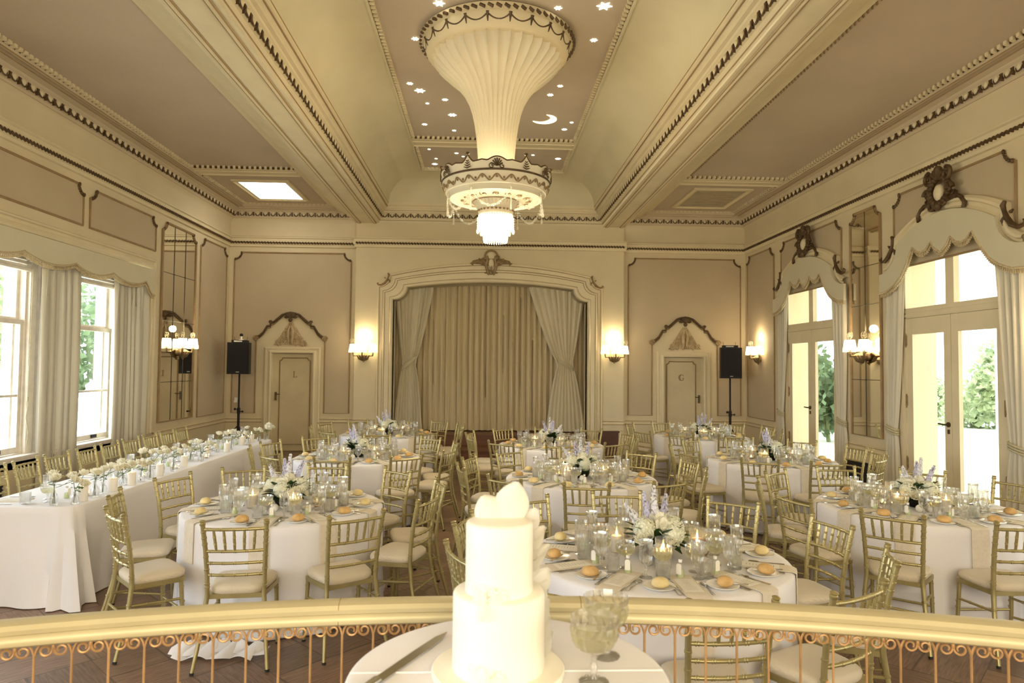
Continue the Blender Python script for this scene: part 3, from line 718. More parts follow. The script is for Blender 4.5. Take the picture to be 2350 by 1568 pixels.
# left windows
fCL = lambda a, w, z: (XL+.02+w, a, z)
curtain('window_curtain', 'cream curtain hanging between the near and far left sash windows', 'curtain', fCL, 8.56, 9.33, .12, 3.2, 6, .07, mCURT, None, 11)
curtain('window_curtain', 'cream curtain at the far end of the left window bay', 'curtain', fCL, 10.20, 11.20, .12, 3.2, 8, .07, mCURT, None, 12)
def scallop_path(knots, bow, n=6):
    L = []
    for i in range(len(knots)-1):
        (a, z), (c, y) = knots[i], knots[i+1]
        for k in range(n): t = k/n; L.append((lerp(a, c, t), lerp(z, y, t)-bow*4*t*(1-t)))
    L.append(knots[-1]); return L
def pelmet(name, label, frame, bottom, top, th=.05):
    m = MB(); m.poly(bottom+top[::-1], th, frame)
    o = tag(obj(name, m, mPELM, None, True, 30), label, 'pelmet')
    f = MB(); f.tube([frame(a, z-.004, th+.004) for a, z in bottom], .013, 5)
    L = 0; px = None
    for a, z in bottom:
        if px:
            d = hypot(a-px[0], z-px[1]); k = max(1, int(round(d/.03)))
            for j in range(k):
                t = (j+.5)/k; aa = lerp(px[0], a, t); zz = lerp(px[1], z, t); f.tube([frame(aa, zz-.012, th*.6), frame(aa, zz-.062, th*.6)], [.006, .0135], 5)
        px = (a, z)
    obj('fringe', f, mFRINGE, o, True, 60)
    return o
kn = [(4.98, 3.02)]; y = 5.22
pk = [5.22, 6.17, 7.12, 8.06, 9.05, 9.96, 10.89]
bt = [(5.0, 3.0)]+scallop_path([(p, 3.178) for p in pk], .085, 8)+[(10.97, 3.12), (11.02, 3.05), (11.10, 3.0), (11.19, 2.985)]
pelmet('pelmet', 'long scalloped cream pelmet with fringe over the left windows', lambda a, z, w: (XL+.10+w, a, z), bt, [(5.0, 3.40), (11.19, 3.40)], .03)
# right french doors
PB = [(-1.31, 2.975), (-1.12, 2.99), (-.95, 3.06), (-.80, 3.16), (-.66, 3.33), (-.55, 3.515), (-.46, 3.44), (-.37, 3.415), (-.27, 3.44), (-.18, 3.52), (-.12, 3.43), (0, 3.355)]
PBL = PB+[(-a, z) for a, z in PB[:-1][::-1]]
def arc_head(hw, z1, hn, z2, za, n=12, nc=6):
    L = [(-hw+(hw-hn)*sin(radians(90*i/nc)), z1+(z2-z1)*(1-cos(radians(90*i/nc)))) for i in range(nc+1)]
    L += [(lerp(-hn, 0, i/n), z2+(za-z2)*(1-(1-i/n)**2)) for i in range(1, n+1)]
    return L+[(-x, z) for x, z in reversed(L[:-1])]
def cartouche(m, m2, F, c, z, s=1.0):
    """carved shell and scroll cartouche with a pale oval boss"""
    def sc(x, y, r, a0, turns, sg, w=.02): m.tube([F(c+s*(x+px), z+s*(y+py), .05+w) for px, py in spiral(0, 0, r, r*.15, a0, turns, 18, sg)], [s*.030*(1-.5*i/18) for i in range(19)], 6)
    for q in range(0, 360, 20):
        a = radians(q); rx, rz = .17, .17; m._ball(F(c+s*rx*cos(a), z+s*rz*sin(a), .05), s*.05, s*.05, s*.05, 6, 4)
    for sg in (-1, 1):
        sc(sg*.16, .17, .09, pi/2, 1.3, -sg); sc(sg*.20, -.02, .07, 0 if sg > 0 else pi, 1.2, sg); sc(sg*.12, -.17, .07, pi, 1.1, sg)
        m.tube([F(c+sg*s*x, z+s*y, .04) for x, y in ((.13, -.12), (.22, -.14), (.30, -.13), (.37, -.17), (.43, -.24), (.42, -.30), (.385, -.29))], [s*.03, s*.035, s*.026, s*.026, s*.03, s*.03, s*.012], 6)
        m.tube([F(c+sg*s*x, z+s*y, .03) for x, y in ((.20, -.10), (.25, -.06), (.29, -.09))], s*.018, 6)
    for k in range(-2, 3):
        a = radians(90+24*k); m.tube([F(c, z+s*.14, .07), F(c+s*.13*cos(a), z+s*(.14+.13*sin(a)), .07)], [s*.02, s*.035], 6)
    m._ball(F(c, z-.20*s, .07), s*.05, s*.05, s*.06, 8, 5); m._ball(F(c, z+.27*s, .06), s*.05, s*.05, s*.045, 8, 5)
    m2._ball(F(c, z-.03*s, .045), s*.06, s*.085, s*.11, 14, 8)
    for k in range(14):
        a = 2*pi*k/14+.2; m.tube([F(c+s*.15*cos(a), z+s*.16*sin(a), .06), F(c+s*(.21+.02*(k % 3))*cos(a), z+s*(.22+.025*(k % 3))*sin(a), .04)], [s*.03, s*.012], 5)
def corner_scroll(m, F, a, z, s, sg):
    m.tube([F(a+sg*s*x, z+s*y, .05) for x, y in ((-.02, .30), (-.05, .26), (-.03, .19), (.0, .12), (.06, .04), (.15, -.01), (.22, .0), (.245, .035), (.215, .055))], [s*k for k in (.02, .03, .022, .028, .032, .024, .022, .022, .010)], 6)
    m.tube([F(a+sg*s*x, z+s*y, .04) for x, y in ((-.02, .15), (-.07, .10), (-.06, .05))], [s*.02, s*.025, s*.008], 6)
    m.tube([F(a+sg*s*x, z+s*y, .04) for x, y in ((.04, .17), (.075, .19))], [s*.02, s*.01], 6)
for n, c in enumerate(WCEN):
    if n < 2: where = None
    else: where = ['near', 'far'][n-2]
    nm = {0: 'gallery end', 1: 'second', 2: 'near', 3: 'far'}[n]
    c2 = c-.04
    XD = XR+.015
    m = MB()
    m.box(XD, XD+.09, c-DH, c-DH+.07, 0, 3.62); m.box(XD, XD+.09, c+DH-.07, c+DH, 0, 3.62); m.box(XD, XD+.09, c-DH, c+DH, 3.55, 3.62)
    m.box(XD, XD+.09, c-DH, c+DH, 2.585, 2.72); m.box(XD-.01, XD+.02, c-DH, c+DH, 2.60, 2.64); m.box(XD-.008, XD+.02, c-DH, c+DH, 2.66, 2.70)
    m.box(XD+.005, XD+.08, c-.075, c+.075, 2.70, 3.6)
    d = tag(obj('door_%d' % (n+3), m, mTRIM, None, False), 'tall glazed french door, the %s one on the right wall' % nm, 'door', None, 'structure')
    for s in (-1, 1):
        y0, y1 = (c-DH+.07, c-.006) if s < 0 else (c+.006, c+DH-.07)
        l = MB(); l.box(XD+.012, XD+.062, y0, y0+.125, .02, 2.58); l.box(XD+.012, XD+.062, y1-.125, y1, .02, 2.58); l.box(XD+.013, XD+.061, y0+.125, y1-.125, 2.36, 2.58); l.box(XD+.013, XD+.061, y0+.125, y1-.125, .02, .30)
        leaf = obj('door_leaf', l, mTRIM, d, False)
        obj('pane', MB().box(XD+.036, XD+.040, y0+.12, y1-.12, .29, 2.37), mGLASS, leaf, False)
        g = MB(); g.box(XD+.040, XD+.044, min(c+s*.07, c+s*(DH-.06)), max(c+s*.07, c+s*(DH-.06)), 2.71, 3.56); obj('fanlight_pane', g, mGLASS, d, False)
        for zz in (.6, 1.45, 2.28):
            h = MB(); yy = y1+.0 if s > 0 else y0; h.box(XD-.004, XD+.012, yy-.014, yy+.014, zz-.07, zz+.07); h._ball((XD, yy, zz+.08), .012, .012, .018, 6, 4); h._ball((XD, yy, zz-.08), .012, .012, .018, 6, 4); obj('hinge', h, mGILT2, leaf, True, 50)
        if s > 0:
            h = MB(); h.tube([(XD+.012, y0+.05, 1.19), (XD-.04, y0+.05, 1.19), (XD-.05, y0+.06, 1.19), (XD-.05, y0+.16, 1.195)], [.012, .012, .012, .010], 8); h.tube([(XD+.014, y0+.05, 1.19), (XD-.004, y0+.05, 1.19)], .032, 12); h.box(XD-.002, XD+.014, y0+.035, y0+.062, 1.075, 1.13)
            obj('door_handle', h, mHANDLE, leaf, True, 50)
    if n >= 1:
        F = lambda a, z, w: (XR-w, a, z)
        ho = [(c2+a, z) for a, z in arc_head(1.27, 3.35, 1.0, 3.74, 4.02)]; hi = [(c2+a, z) for a, z in arc_head(1.19, 3.22, .88, 3.60, 3.88)]
        m = MB(); m.loft([[F(lerp(o[0], i[0], t), lerp(o[1], i[1], t), e) for o, i in zip(ho, hi)] for t, e in ((0, 0), (0, .06), (.2, .10), (.4, .10), (.5, .07), (.8, .06), (1, .10), (1, .02))])
        struct(trim_name(), m, mTRIM, 'arched moulding over the %s french door' % nm, 'moulding', True, 30)
        top = [(c2+a, z) for a, z in arc_head(1.31, 3.24, .90, 3.60, 3.87)]
        pelmet('pelmet', 'arched scalloped cream pelmet with fringe over the %s french door' % nm, lambda a, z, w: (XR-.08-w, a, z), [(c2+a, z) for a, z in PBL], top, .04)
        t = thing('plaster_cartouche', 'dark carved cartouche with a pale boss above the %s french door' % nm, 'ornament')
        m = MB(); m2 = MB(); cartouche(m, m2, lambda a, z, w: (XR-.06-w, a, z), c2+.02, 4.14, 1.0)
        obj('scrollwork', m, mGILT, t, True, 60); obj('boss', m2, mTRIM, t, True, 60)
        for s in (-1, 1):
            m = MB(); corner_scroll(m, lambda a, z, w: (XR-.05-w, a, z), c2+s*1.05, 3.43, 1.05, s)
            tag(obj('plaster_scroll', m, mGILT, None, True, 60), 'dark carved scroll on the %s shoulder of the %s french door arch' % ('far' if s > 0 else 'near', nm), 'ornament')
        fCR = lambda a, w, z: (XR-.044+w, a, z)
        curtain('window_curtain', 'cream tied curtain on the far side of the %s french door' % nm, 'curtain', fCR, c2+.86, c2+1.25, .06, 3.2, 4, .030, mCURT, (1.03, c2+1.16, .10, .9), 20+n, cord=.03)
        curtain('window_curtain', 'cream tied curtain on the near side of the %s french door' % nm, 'curtain', fCR, c2-1.26, c2-.80, .06, 3.2, 4, .030, mCURT, (1.03, c2-1.08, .10, .9), 30+n, cord=.03)
    # outside reveal
m = MB()
# stage arch ornaments
t = thing('plaster_cartouche', 'brown winged cartouche at the top of the stage arch', 'ornament')
m = MB(); m2 = MB(); F = lambda a, z, w: (a, YS-.03-w, z); c, z = CX, 4.13
m.tube([F(c+.14*cos(q), z+.13+.13*sin(q), .05) for q in [pi*i/12 for i in range(13)]], .018, 6)
for s in (-1, 1):
    for k, (a0, r) in enumerate(((.30, .14), (.20, .19), (.42, .09))):
        m.tube([F(c+s*x, z+y, .05) for x, y in ((.10, -.10+.05*k), (.17, .0+.03*k), (a0-.03, .06-.03*k), (a0, .02-.03*k), (a0-.03, -.01-.03*k))], [.02, .03, .034, .03, .012], 6)
    m.tube([F(c+s*x, z+y, .04) for x, y in ((.12, -.06), (.24, .0), (.34, -.005), (.46, -.03))], [.035, .05, .04, .008], 6)
    m.tube([F(c+s*x, z+y, .05) for x, y in ((.09, .14), (.085, .02), (.11, -.08), (.085, -.16), (.07, -.24), (.05, -.28))], [.02, .035, .03, .03, .025, .015], 6)
    m.tube([F(c+s*x, z+y, .05) for x, y in spiral(.13, .10, .05, .01, 0, 1.2, 12, s)], .018, 6)
    m._ball(F(c+s*.17, z+.03, .05), .035, .03, .045, 6, 4); m._ball(F(c+s*.12, z-.23, .04), .025, .02, .015, 6, 4)
m._ball(F(c, z-.22, .06), .045, .03, .06); m.tube([F(c, z-.05, .06), F(c, z-.26, .07)], [.012, .02], 6)
m2._ball(F(c, z-.02, .05), .065, .03, .10, 10, 7); m2._ball(F(c, z+.15, .03), .10, .025, .09, 10, 7)
obj('scrollwork', m, mGILT2, t, True, 60); obj('boss', m2, mTRIM, t, True, 60)
for s in (-1, 1):
    m = MB(); corner_scroll(m, lambda a, z, w: (a, YS-.01-w, z), CX+s*2.235, 3.61, .85, s)
    tag(obj('plaster_scroll', m, mGILT2, None, True, 60), 'brown carved scroll on the %s shoulder of the stage arch' % ('right' if s > 0 else 'left'), 'ornament')

# ================================================================== mirrors
def mirror(label, F, a0, a1, cols, zs, dirn):
    z0, z1 = .87, 4.31
    t = thing('wall_mirror', label, 'mirror')
    ol = panel_outline(a0, a1, z0, z1, .13)
    m = MB(); m.poly(ol, .006, lambda a, z, w: F(a, z, w+.012)); obj('mirror_glass', m, mMIRROR, t, False)
    m = MB()
    for k in range(1, cols):
        a = lerp(a0, a1, k/cols); m.tube([F(a, z0, .02), F(a, z1, .02)], .006, 4)
        for z in zs: m._ball(F(a, z, .022), .014, .014, .014, 6, 4)
    for z in zs: m.tube([F(a0, z, .02), F(a1, z, .02)], .005, 4)
    obj('joint_line', m, mLINE, t, False)
    m = MB(); m.tube([F(a, z, .02) for a, z in ol], .022, 6, closed=True); obj('mirror_frame', m, mTAN, t, True, 50)
    l = MB(); corner_leaf(l, F, a0, z1, .13, 1); corner_leaf(l, F, a1, z1, .13, -1); obj('corner_leaf', l, mGILT, t, True, 60)
mirror('tall tiled wall mirror beside the left windows', fL, 11.66, 12.98, 3, (1.55, 2.62, 3.45), 1)
mirror('tall tiled wall mirror between the french doors', fR, 9.57, 10.37, 2, (1.72, 2.86, 3.45), -1)

# ================================================================== wall lamps
def sconce(label, F, c, z, arms, off=.03, e=5):
    """F(a, z, w) wall frame; arms = angles of the arms out from the wall"""
    t = thing('wall_lamp', label, 'wall lamp', F(c, z, 0))
    o = Vector(F(c, z, 0)); G = lambda a, zz, w: tuple(Vector(F(c+a, z+zz, w))-o)
    m = MB()
    for k in range(-2, 3):
        m.tube([G(.03*k, .02, off+.03), G(.055*k, -.02, off+.10-.012*abs(k)), G(.04*k, -.085, off+.07-.01*abs(k)), G(.012*k, -.125, off+.02)], [.022, .034, .028, .012], 8)
    m._ball(G(0, -.03, off+.02), .10, .05, .07, 12, 6); m._ball(G(0, -.14, off+.03), .016, .016, .02, 6, 4)
    obj('bowl', m, mBRONZE, t, True, 50)
    for i, q in enumerate(arms):
        a = radians(q); ca, wa = .215*cos(a), off+.03+.17*sin(a)
        m = MB(); m.tube([G(.05*cos(a), -.01, off+.04), G(ca*.6, -.02, wa*.75), G(ca, -.02, wa), G(ca*1.04, .03, wa+.005), G(ca*1.04, .075, wa+.005)], [.016, .014, .016, .018, .022], 8)
        arm = obj('arm', m, mBRONZE, t, True, 50)
        cc = G(ca*1.04, 0, wa+.005); m = MB(); m.open_lathe([(.088, .10), (.070, .225)], 20, cc); m.open_lathe([(.085, .10), (.067, .225)], 20, cc)
        m.lathe([(.070, .223), (.0, .226)], 20, cc)
        obj('lamp_shade', m, mSHADE, t, True, 60)
        m = MB()
        for k in range(26):
            b = 2*pi*k/26; m.tube([(cc[0]+.088*cos(b), cc[1]+.088*sin(b), cc[2]+.105), (cc[0]+.090*cos(b), cc[1]+.090*sin(b), cc[2]+.045)], .0055, 4)
        obj('bead_fringe', m, mFRLIT, t, True, 60)
        m = MB()
        for sg in (-1, 1): m.tube([G(ca*1.04+x*sg+.0*sg, .285+y, wa+.005) for x, y in spiral(.030, .015, .05, .012, -pi/2, 1.35, 22)], .0042, 5)
        obj('wire_scroll', m, mTRIM, t, True, 60)
    p = Vector(F(c, z, off+.10)); light('POINT', 'lamp_glow', (p.x, p.y, p.z+.40), e, WARM, radius=.06)
    return t
sconce('lit three shade wall lamp in front of the left mirror', fL, 12.40, 2.10, (155, 90, 25), .05)
sconce('lit three shade wall lamp left of the stage arch', fS, -2.575, 2.10, (160, 90, 20))
sconce('lit three shade wall lamp right of the stage arch', fS, 2.83, 2.12, (160, 90, 20))
sconce('lit three shade wall lamp in the far right corner', fR, 13.88, 2.12, (160, 90, 20))
sconce('lit three shade wall lamp in front of the right mirror', fR, 9.98, 2.10, (155, 90, 25), .05)
for y in (3.0, 6.4):  # added glows out of view along the right wall, with no lamp fixtures
    light('POINT', 'lamp_glow', (XR-.2, y, 2.4), 9, WARM, radius=.06)

# ================================================================== ceiling light fitting
CH = (.125, 8.17)
t = thing('chandelier', 'large fluted trumpet ceiling light with a crown and glowing crystal drops', 'chandelier', (CH[0], CH[1], 3.38))
dz = -3.38
m = MB(); m.lathe([(.94, 5.89+dz), (.95, 5.84+dz), (.90, 5.82+dz), (.905, 5.79+dz), (.87, 5.70+dz), (.83, 5.665+dz), (.80, 5.655+dz)], 72); obj('ceiling_ring', m, mTRIM, t, True, 35)
m = MB()
for k in range(64):
    a = 2*pi*k/64; m.tube([(.945*cos(a-.03), .945*sin(a-.03), 5.855+dz), (.945*cos(a+.03), .945*sin(a+.03), 5.825+dz)], .020, 5)
NS = 22
for k in range(NS):
    a0 = 2*pi*k/NS; pts = []
    for i in range(9):
        a = a0+2*pi/NS*i/8; s = 4*(i/8)*(1-i/8); r = .90-.03*s; pts.append((r*cos(a), r*sin(a), 5.78-.055*s+dz))
    m.tube(pts, .012, 5)
    m.tube([(.905*cos(a0), .905*sin(a0), 5.80+dz), (.87*cos(a0), .87*sin(a0), 5.70+dz)], [.022, .006], 5)
obj('ring_swags', m, mGILT, t, True, 60)
prof = [(.80, 5.655), (.775, 5.58), (.70, 5.50), (.61, 5.42), (.50, 5.33), (.41, 5.22), (.345, 5.10), (.30, 4.97), (.268, 4.82), (.245, 4.65), (.228, 4.45), (.215, 4.25), (.21, 4.10)]
m = MB(); m.open_lathe([(r, z+dz) for r, z in prof], 288, (0, 0, 0), lambda q, r, z: 1-.075*abs(sin(q*18))**.6*min(1, max(0, (z-dz-4.5)/.55)))
obj('trumpet', m, mVAULT if False else M('ivory plaster', (.72, .64, .46), .45, var=.05, vscale=3), t, True, 50)
IV = bpy.data.materials['ivory plaster']
m = MB(); NC = 288
def crown(a):
    k = (a*6/pi) % 2; k = k if k < 1 else 2-k; k = 1-k if False else k      # 6 points, 6 shells
    u = (a*12/(2*pi)) % 1; i = int(a*12/(2*pi)) % 2
    if i == 0: return 4.235-.045*sin(pi*u)-.0+.03*max(0, 1-min(u, 1-u)*12)
    return 4.235-.045*sin(pi*u)
vs = []
def topz(a):
    u = (a*12/(2*pi)); f = u-round(u); i = int(round(u)) % 2
    d = abs(f)
    return 4.195+(.085*max(0, 1-d*5)**1.2 if i == 0 else .05*max(0, cos(min(1, d*3.2)*pi/2)))+.02*(2*d)**2
m.grid(lambda u, v: ((.645+.03*v)*cos(2*pi*u), (.645+.03*v)*sin(2*pi*u), lerp(4.10, topz(2*pi*u), v)+dz), NC, 3, True)
m.grid(lambda u, v: ((.625+.03*v)*cos(2*pi*u), (.625+.03*v)*sin(2*pi*u), lerp(4.10, topz(2*pi*u), v)+dz), NC, 3, True)
obj('crown', m, IV, t, True, 60)
m = MB(); m.tube([(.668*cos(2*pi*i/NC), .668*sin(2*pi*i/NC), topz(2*pi*i/NC)+dz) for i in range(NC)], .0105, 5, closed=True)
for k in range(12):
    a = 2*pi*k/12; R = .668; P = lambda u, z, w=0: ((R+w)*cos(a+u/R), (R+w)*sin(a+u/R), z+dz)
    if k % 2 == 0:
        m._ball(P(0, 4.30), .026, .026, .016, 8, 4)
        for j in range(4): m.tube([P(0, 4.13+.025*j, .008), P(.045-.009*j, 4.145+.025*j, .012)], [.008, .004], 4); m.tube([P(0, 4.13+.025*j, .008), P(-.045+.009*j, 4.145+.025*j, .012)], [.008, .004], 4)
    else:
        for j in range(-3, 4): m.tube([P(0, 4.135, .01), P(.065*sin(j*.42), 4.14+.085*cos(j*.42), .012)], [.004, .0085], 4)
        for s in (-1, 1): m.tube([P(s*(.06+x), 4.135+y, .01) for x, y in spiral(0, 0, .035, .006, pi/2, 1.1, 12, s)], .006, 4)
m.tube([(.658*cos(2*pi*i/96), .658*sin(2*pi*i/96), 4.105+dz) for i in range(96)], .013, 6, closed=True)
obj('crown_gilding', m, mGILT, t, True, 60)
m = MB(); m.open_lathe([(r, z+dz) for r, z in [(.66, 4.11), (.655, 4.085), (.65, 4.06), (.615, 3.97), (.60, 3.962), (.595, 3.95), (.575, 3.93), (.565, 3.905), (.55, 3.90), (.53, 3.91), (.50, 3.905), (.47, 3.915), (.44, 3.91), (.40, 3.90), (.33, 3.885), (.29, 3.885), (.275, 3.87), (.25, 3.83), (.225, 3.79), (.215, 3.775), (.22, 3.755), (.21, 3.735), (.195, 3.72), (.195, 3.70), (0.01, 3.70)]], 96)
obj('bowl', m, IV, t, True, 35)
m = MB(); NW = 24
pts = []
for i in range(NW*12):
    a = 2*pi*i/(NW*12); h = cos(a*NW); z = 4.02+.032*h; r = .650-(4.06-z)*.39+.006; pts.append((r*cos(a), r*sin(a), z+dz))
m.tube(pts, .0085, 5, closed=True)
for k in range(NW*2):
    a = 2*pi*k/(NW*2); z = 4.022+(.006 if k % 2 == 0 else -.002); r = .650-(4.06-z)*.39+.001; m._ball((r*cos(a), r*sin(a), z+dz), .014, .014, .016, 6, 4)
for k in range(28):
    a = 2*pi*k/28; m._ball((.222*cos(a), .222*sin(a), 3.765+dz), .016, .016, .014, 6, 4)
rnd = random.Random(9)
for k in range(16):
    a0 = 2*pi*k/16
    m.tube([((.385+y)*cos(a0+x/.385), (.385+y)*sin(a0+x/.385), 3.895+dz) for x, y in spiral(0, 0, .05, .008, rnd.random()*6, 1.2, 14, 1 if k % 2 else -1)], .006, 4)
m.tube([(.285*cos(2*pi*i/64), .285*sin(2*pi*i/64), 3.878+dz) for i in range(64)], .007, 4, closed=True)
for k in range(36):
    a = 2*pi*k/36; m.tube([(.272*cos(a), .272*sin(a), 3.868+dz), (.245*cos(a), .245*sin(a), 3.825+dz)], [.004, .002], 4)
obj('bowl_gilding', m, mGILT2, t, True, 60)
# crystal garlands
m = MB()
for k in range(8):
    a0 = 2*pi*(k+.35)/8; a1 = 2*pi*(k+1.35)/8
    for i in range(22):
        u = i/21; a = lerp(a0, a1, u); s = 4*u*(1-u); r = .60-.02*s; z = 3.93-.22*s**.8
        m._ball((r*cos(a), r*sin(a), z+dz), .012 if i % 3 else .017, .012 if i % 3 else .017, .012 if i % 3 else .02, 6, 4)
    for j in range(6): m._ball((.605*cos(a0), .605*sin(a0), 3.93-.028*j+dz), .010, .010, .014, 6, 4)
    m.tube([(.605*cos(a0), .605*sin(a0), 3.78+dz), (.605*cos(a0), .605*sin(a0), 3.66+dz)], [.004, .013], 6)
obj('crystal_garland', m, glass_mat('chandelier crystal', (.97, .96, .9), 1.0, .04, .12, .25), t, True, 30)
for nm, r, z0, z1, n in (('upper_drops', .205, 3.53, 3.72, 40), ('middle_drops', .165, 3.47, 3.70, 34), ('lower_drops', .142, 3.385, 3.60, 30)):
    m = MB()
    for k in range(n):
        a = 2*pi*k/n; m.tube([(r*cos(a), r*sin(a), z1+dz), (r*cos(a), r*sin(a), z0+.05+dz), (r*cos(a), r*sin(a), z0+dz)], [.010, .013, .003], 5)
    obj(nm, m, mGLOW if nm == 'lower_drops' else mGLOW2, t, True, 30)
m = MB()
for k in range(10):
    a = 2*pi*k/10; m._ball((.218*cos(a), .218*sin(a), 3.52+dz), .018, .018, .032, 8, 5)
    for j in range(5): m._ball((.218*cos(a), .218*sin(a), 3.56+.03*j+dz), .012, .012, .014, 6, 4)
obj('pear_drops', m, mFRLIT, t, True, 40)
for k in range(6): light('POINT', 'crown_glow', (CH[0]+.46*cos(k*pi/3), CH[1]+.46*sin(k*pi/3), 4.17), 2.2, (1, .84, .58), radius=.05)
light('POINT', 'chandelier_glow', (CH[0], CH[1], 3.05), 46, (1, .84, .58), radius=.16)
# star lights and the crescent
STARS = [(-.54, 7.34, 3, 'largest'), (.79, 7.36, 2, ''), (1.3, 7.29, 4, ''), (-.89, 8.17, 2, ''), (1.31, 8.07, 2, ''), (-1.1, 9.49, 2, ''), (-.98, 9.73, 3.5, ''), (-.63, 10.04, 2, ''), (-.91, 10.2, 1.2, ''), (-.55, 10.65, 3, ''), (-1.03, 11.1, 2, ''), (-.55, 11.36, 1.5, ''), (1.05, 9.44, 1.8, ''), (.94, 9.76, 2, ''), (1.4, 10.85, 1.3, ''), (1.32, 11.18, 2, ''), (-1.06, 12.38, 1.2, ''), (-.56, 12.58, 1.6, ''), (-.44, 12.77, 1.1, ''), (-.97, 12.94, 1.2, ''), (-1.02, 13.29, 2.5, ''), (.89, 12.59, 1.3, ''), (1.39, 12.78, 2.5, '')]
SLAB = ['large star light left of the ceiling ring, at the top edge of the photo', 'small star light right of the ceiling ring, at the top edge of the photo', 'largest star light, near the top right of the vault ceiling', 'star light beside the left rim of the ceiling ring', 'star light beside the right rim of the ceiling ring', 'small star light just beyond the left rim of the ceiling ring, by the dentils', 'big thin star light left of the trumpet', 'star light nearest the left side of the trumpet', 'tiny star light below the big thin star left of the trumpet', 'bright star light left of the lower trumpet', 'star light near the left dentils, just before the cross band', 'tiny star light left of the lower trumpet, touching the cross band', 'upper of two star lights right of the trumpet', 'lower of two star lights right of the trumpet', 'tiny star light by the right dentils, beyond the crescent', 'star light in the right corner just before the cross band', 'tiny star light in the left corner of the small coffer', 'star light in the small coffer left of the trumpet neck', 'tiny star light in the small coffer nearest the trumpet neck', 'small star light in the small coffer above its biggest left star', 'biggest star light on the left of the small coffer', 'small star light right of the trumpet neck in the small coffer', 'bright star light in the right corner of the small coffer']
for (x, y, s, _), lb in zip(STARS, SLAB):
    r = .022*s; m = MB(); pts = []
    for k in range(12): q = pi*k/6; rr = r if k % 2 == 0 else r*.45; pts.append((x+rr*cos(q), y+rr*sin(q)))
    m.poly(pts, .012, lambda u, v, w: (u, v, 5.893+w))
    tag(obj('star_light', m, mSTAR, None, False), lb, 'ceiling light', 'star lights in the vault ceiling')
m = MB(); A = [(.94+.20*cos(radians(q)), 10.74+.20*sin(radians(q))) for q in range(-85, 156, 8)]
n_ = len(A); B = [(.94+(.20-.125*sin(pi*k/(n_-1))**.8)*cos(radians(-85+8*k)), 10.74+(.20-.125*sin(pi*k/(n_-1))**.8)*sin(radians(-85+8*k))) for k in range(1, n_-1)]
m.poly(A+B[::-1], .012, lambda u, v, w: (u, v, 5.893+w))
tag(obj('crescent_light', m, mMOON, None, False), 'golden crescent moon light in the vault ceiling', 'ceiling light')

# ================================================================== speakers
def speaker(label, x, y, ang, side):
    st = thing('speaker_stand', 'black tripod stand under the %s loudspeaker' % side, 'stand', (x, y, 0))
    m = MB(); m.tube([(0, 0, .1), (0, 0, .98)], .026, 10); m.tube([(0, 0, .95), (0, 0, 1.67)], .019, 10); obj('pole', m, mBLACK, st, True, 50)
    m = MB(); m.tube([(0, 0, .86), (0, 0, .97)], .034, 10); m.tube([(0, 0, .90), (.075, -.02, .90)], .010, 6); m._ball((.085, -.02, .90), .022, .022, .022, 8, 5); m.tube([(0, 0, .93), (-.06, -.02, .95)], .010, 6); m._ball((-.07, -.02, .95), .026, .016, .026, 8, 5); obj('clamp_knob', m, mBLACK, st, True, 50)
    for k in range(3):
        a = radians(90+120*k); m = MB(); m.tube([(0, 0, .62), (.50*cos(a), .50*sin(a), .02)], .014, 6); m.tube([(0, 0, .12), (.27*cos(a), .27*sin(a), .30)], .010, 6); obj('leg', m, mBLACK, st, True, 50)
    sp = thing('loudspeaker', 'black loudspeaker on a tripod stand, %s' % ('in the far left corner' if side == 'left' else 'beside the right stage door'), 'loudspeaker', (x, y, 1.67), ang)
    m = MB(); ol = [(-.215, -.16), (.215, -.16), (.20, .10), (.12, .17), (-.12, .17), (-.20, .10)]; m.poly(ol, .65, lambda u, v, w: (u, v, w)); obj('cabinet', m, mBLACK, sp, False)
    m = MB(); m.box(-.20, .20, -.175, -.16, .03, .63); obj('grille', m, mGRILLE, sp, False)
    m = MB(); m.box(-.03, .03, -.179, -.174, .035, .05); obj('badge', m, mGREY, sp, False)
    r = thing('wireless_receiver', 'black box with short aerials on top of the %s loudspeaker' % side, 'receiver', (x, y, 2.32), ang)
    m = MB(); m.box(-.15, .15, -.10, .10, 0, .05); obj('case', m, mBLACK, r, False)
    m = MB(); m.box(-.10, .06, -.102, -.10, .012, .036); obj('face_plate', m, mGREY, r, False)
    for s in (-1, 1): m = MB(); m.tube([(s*.12, .06, .05), (s*.13, .06, .12)], .004, 5); obj('aerial', m, mBLACK, r)
    if side == 'left':
        q = thing('small_microphone', 'small white and black ball microphone on top of the left loudspeaker', 'microphone', (x+.02, y, 2.37), ang)
        m = MB(); m.lathe([(.05, 0), (.05, .012), (.02, .02), (.018, .07), (.025, .08)], 14); obj('base', m, mCHINA, q, True, 40)
        m = MB(); m._ball((0, 0, .105), .036, .036, .036, 12, 8); obj('head', m, mBLACK, q)
speaker('', -5.04, 14.1, radians(6), 'left'); speaker('', 5.24, 14.1, radians(-10), 'right')
m = MB(); m.box(-5.345, -5.315, 14.66, 14.70, 1.05, 1.10); m.box(-5.32, -5.27, 14.62, 14.66, 1.06, 1.16)
tag(obj('wall_socket', m, mCHINA, None, False), 'small white fitting on the back wall behind the left speaker stand', 'socket')

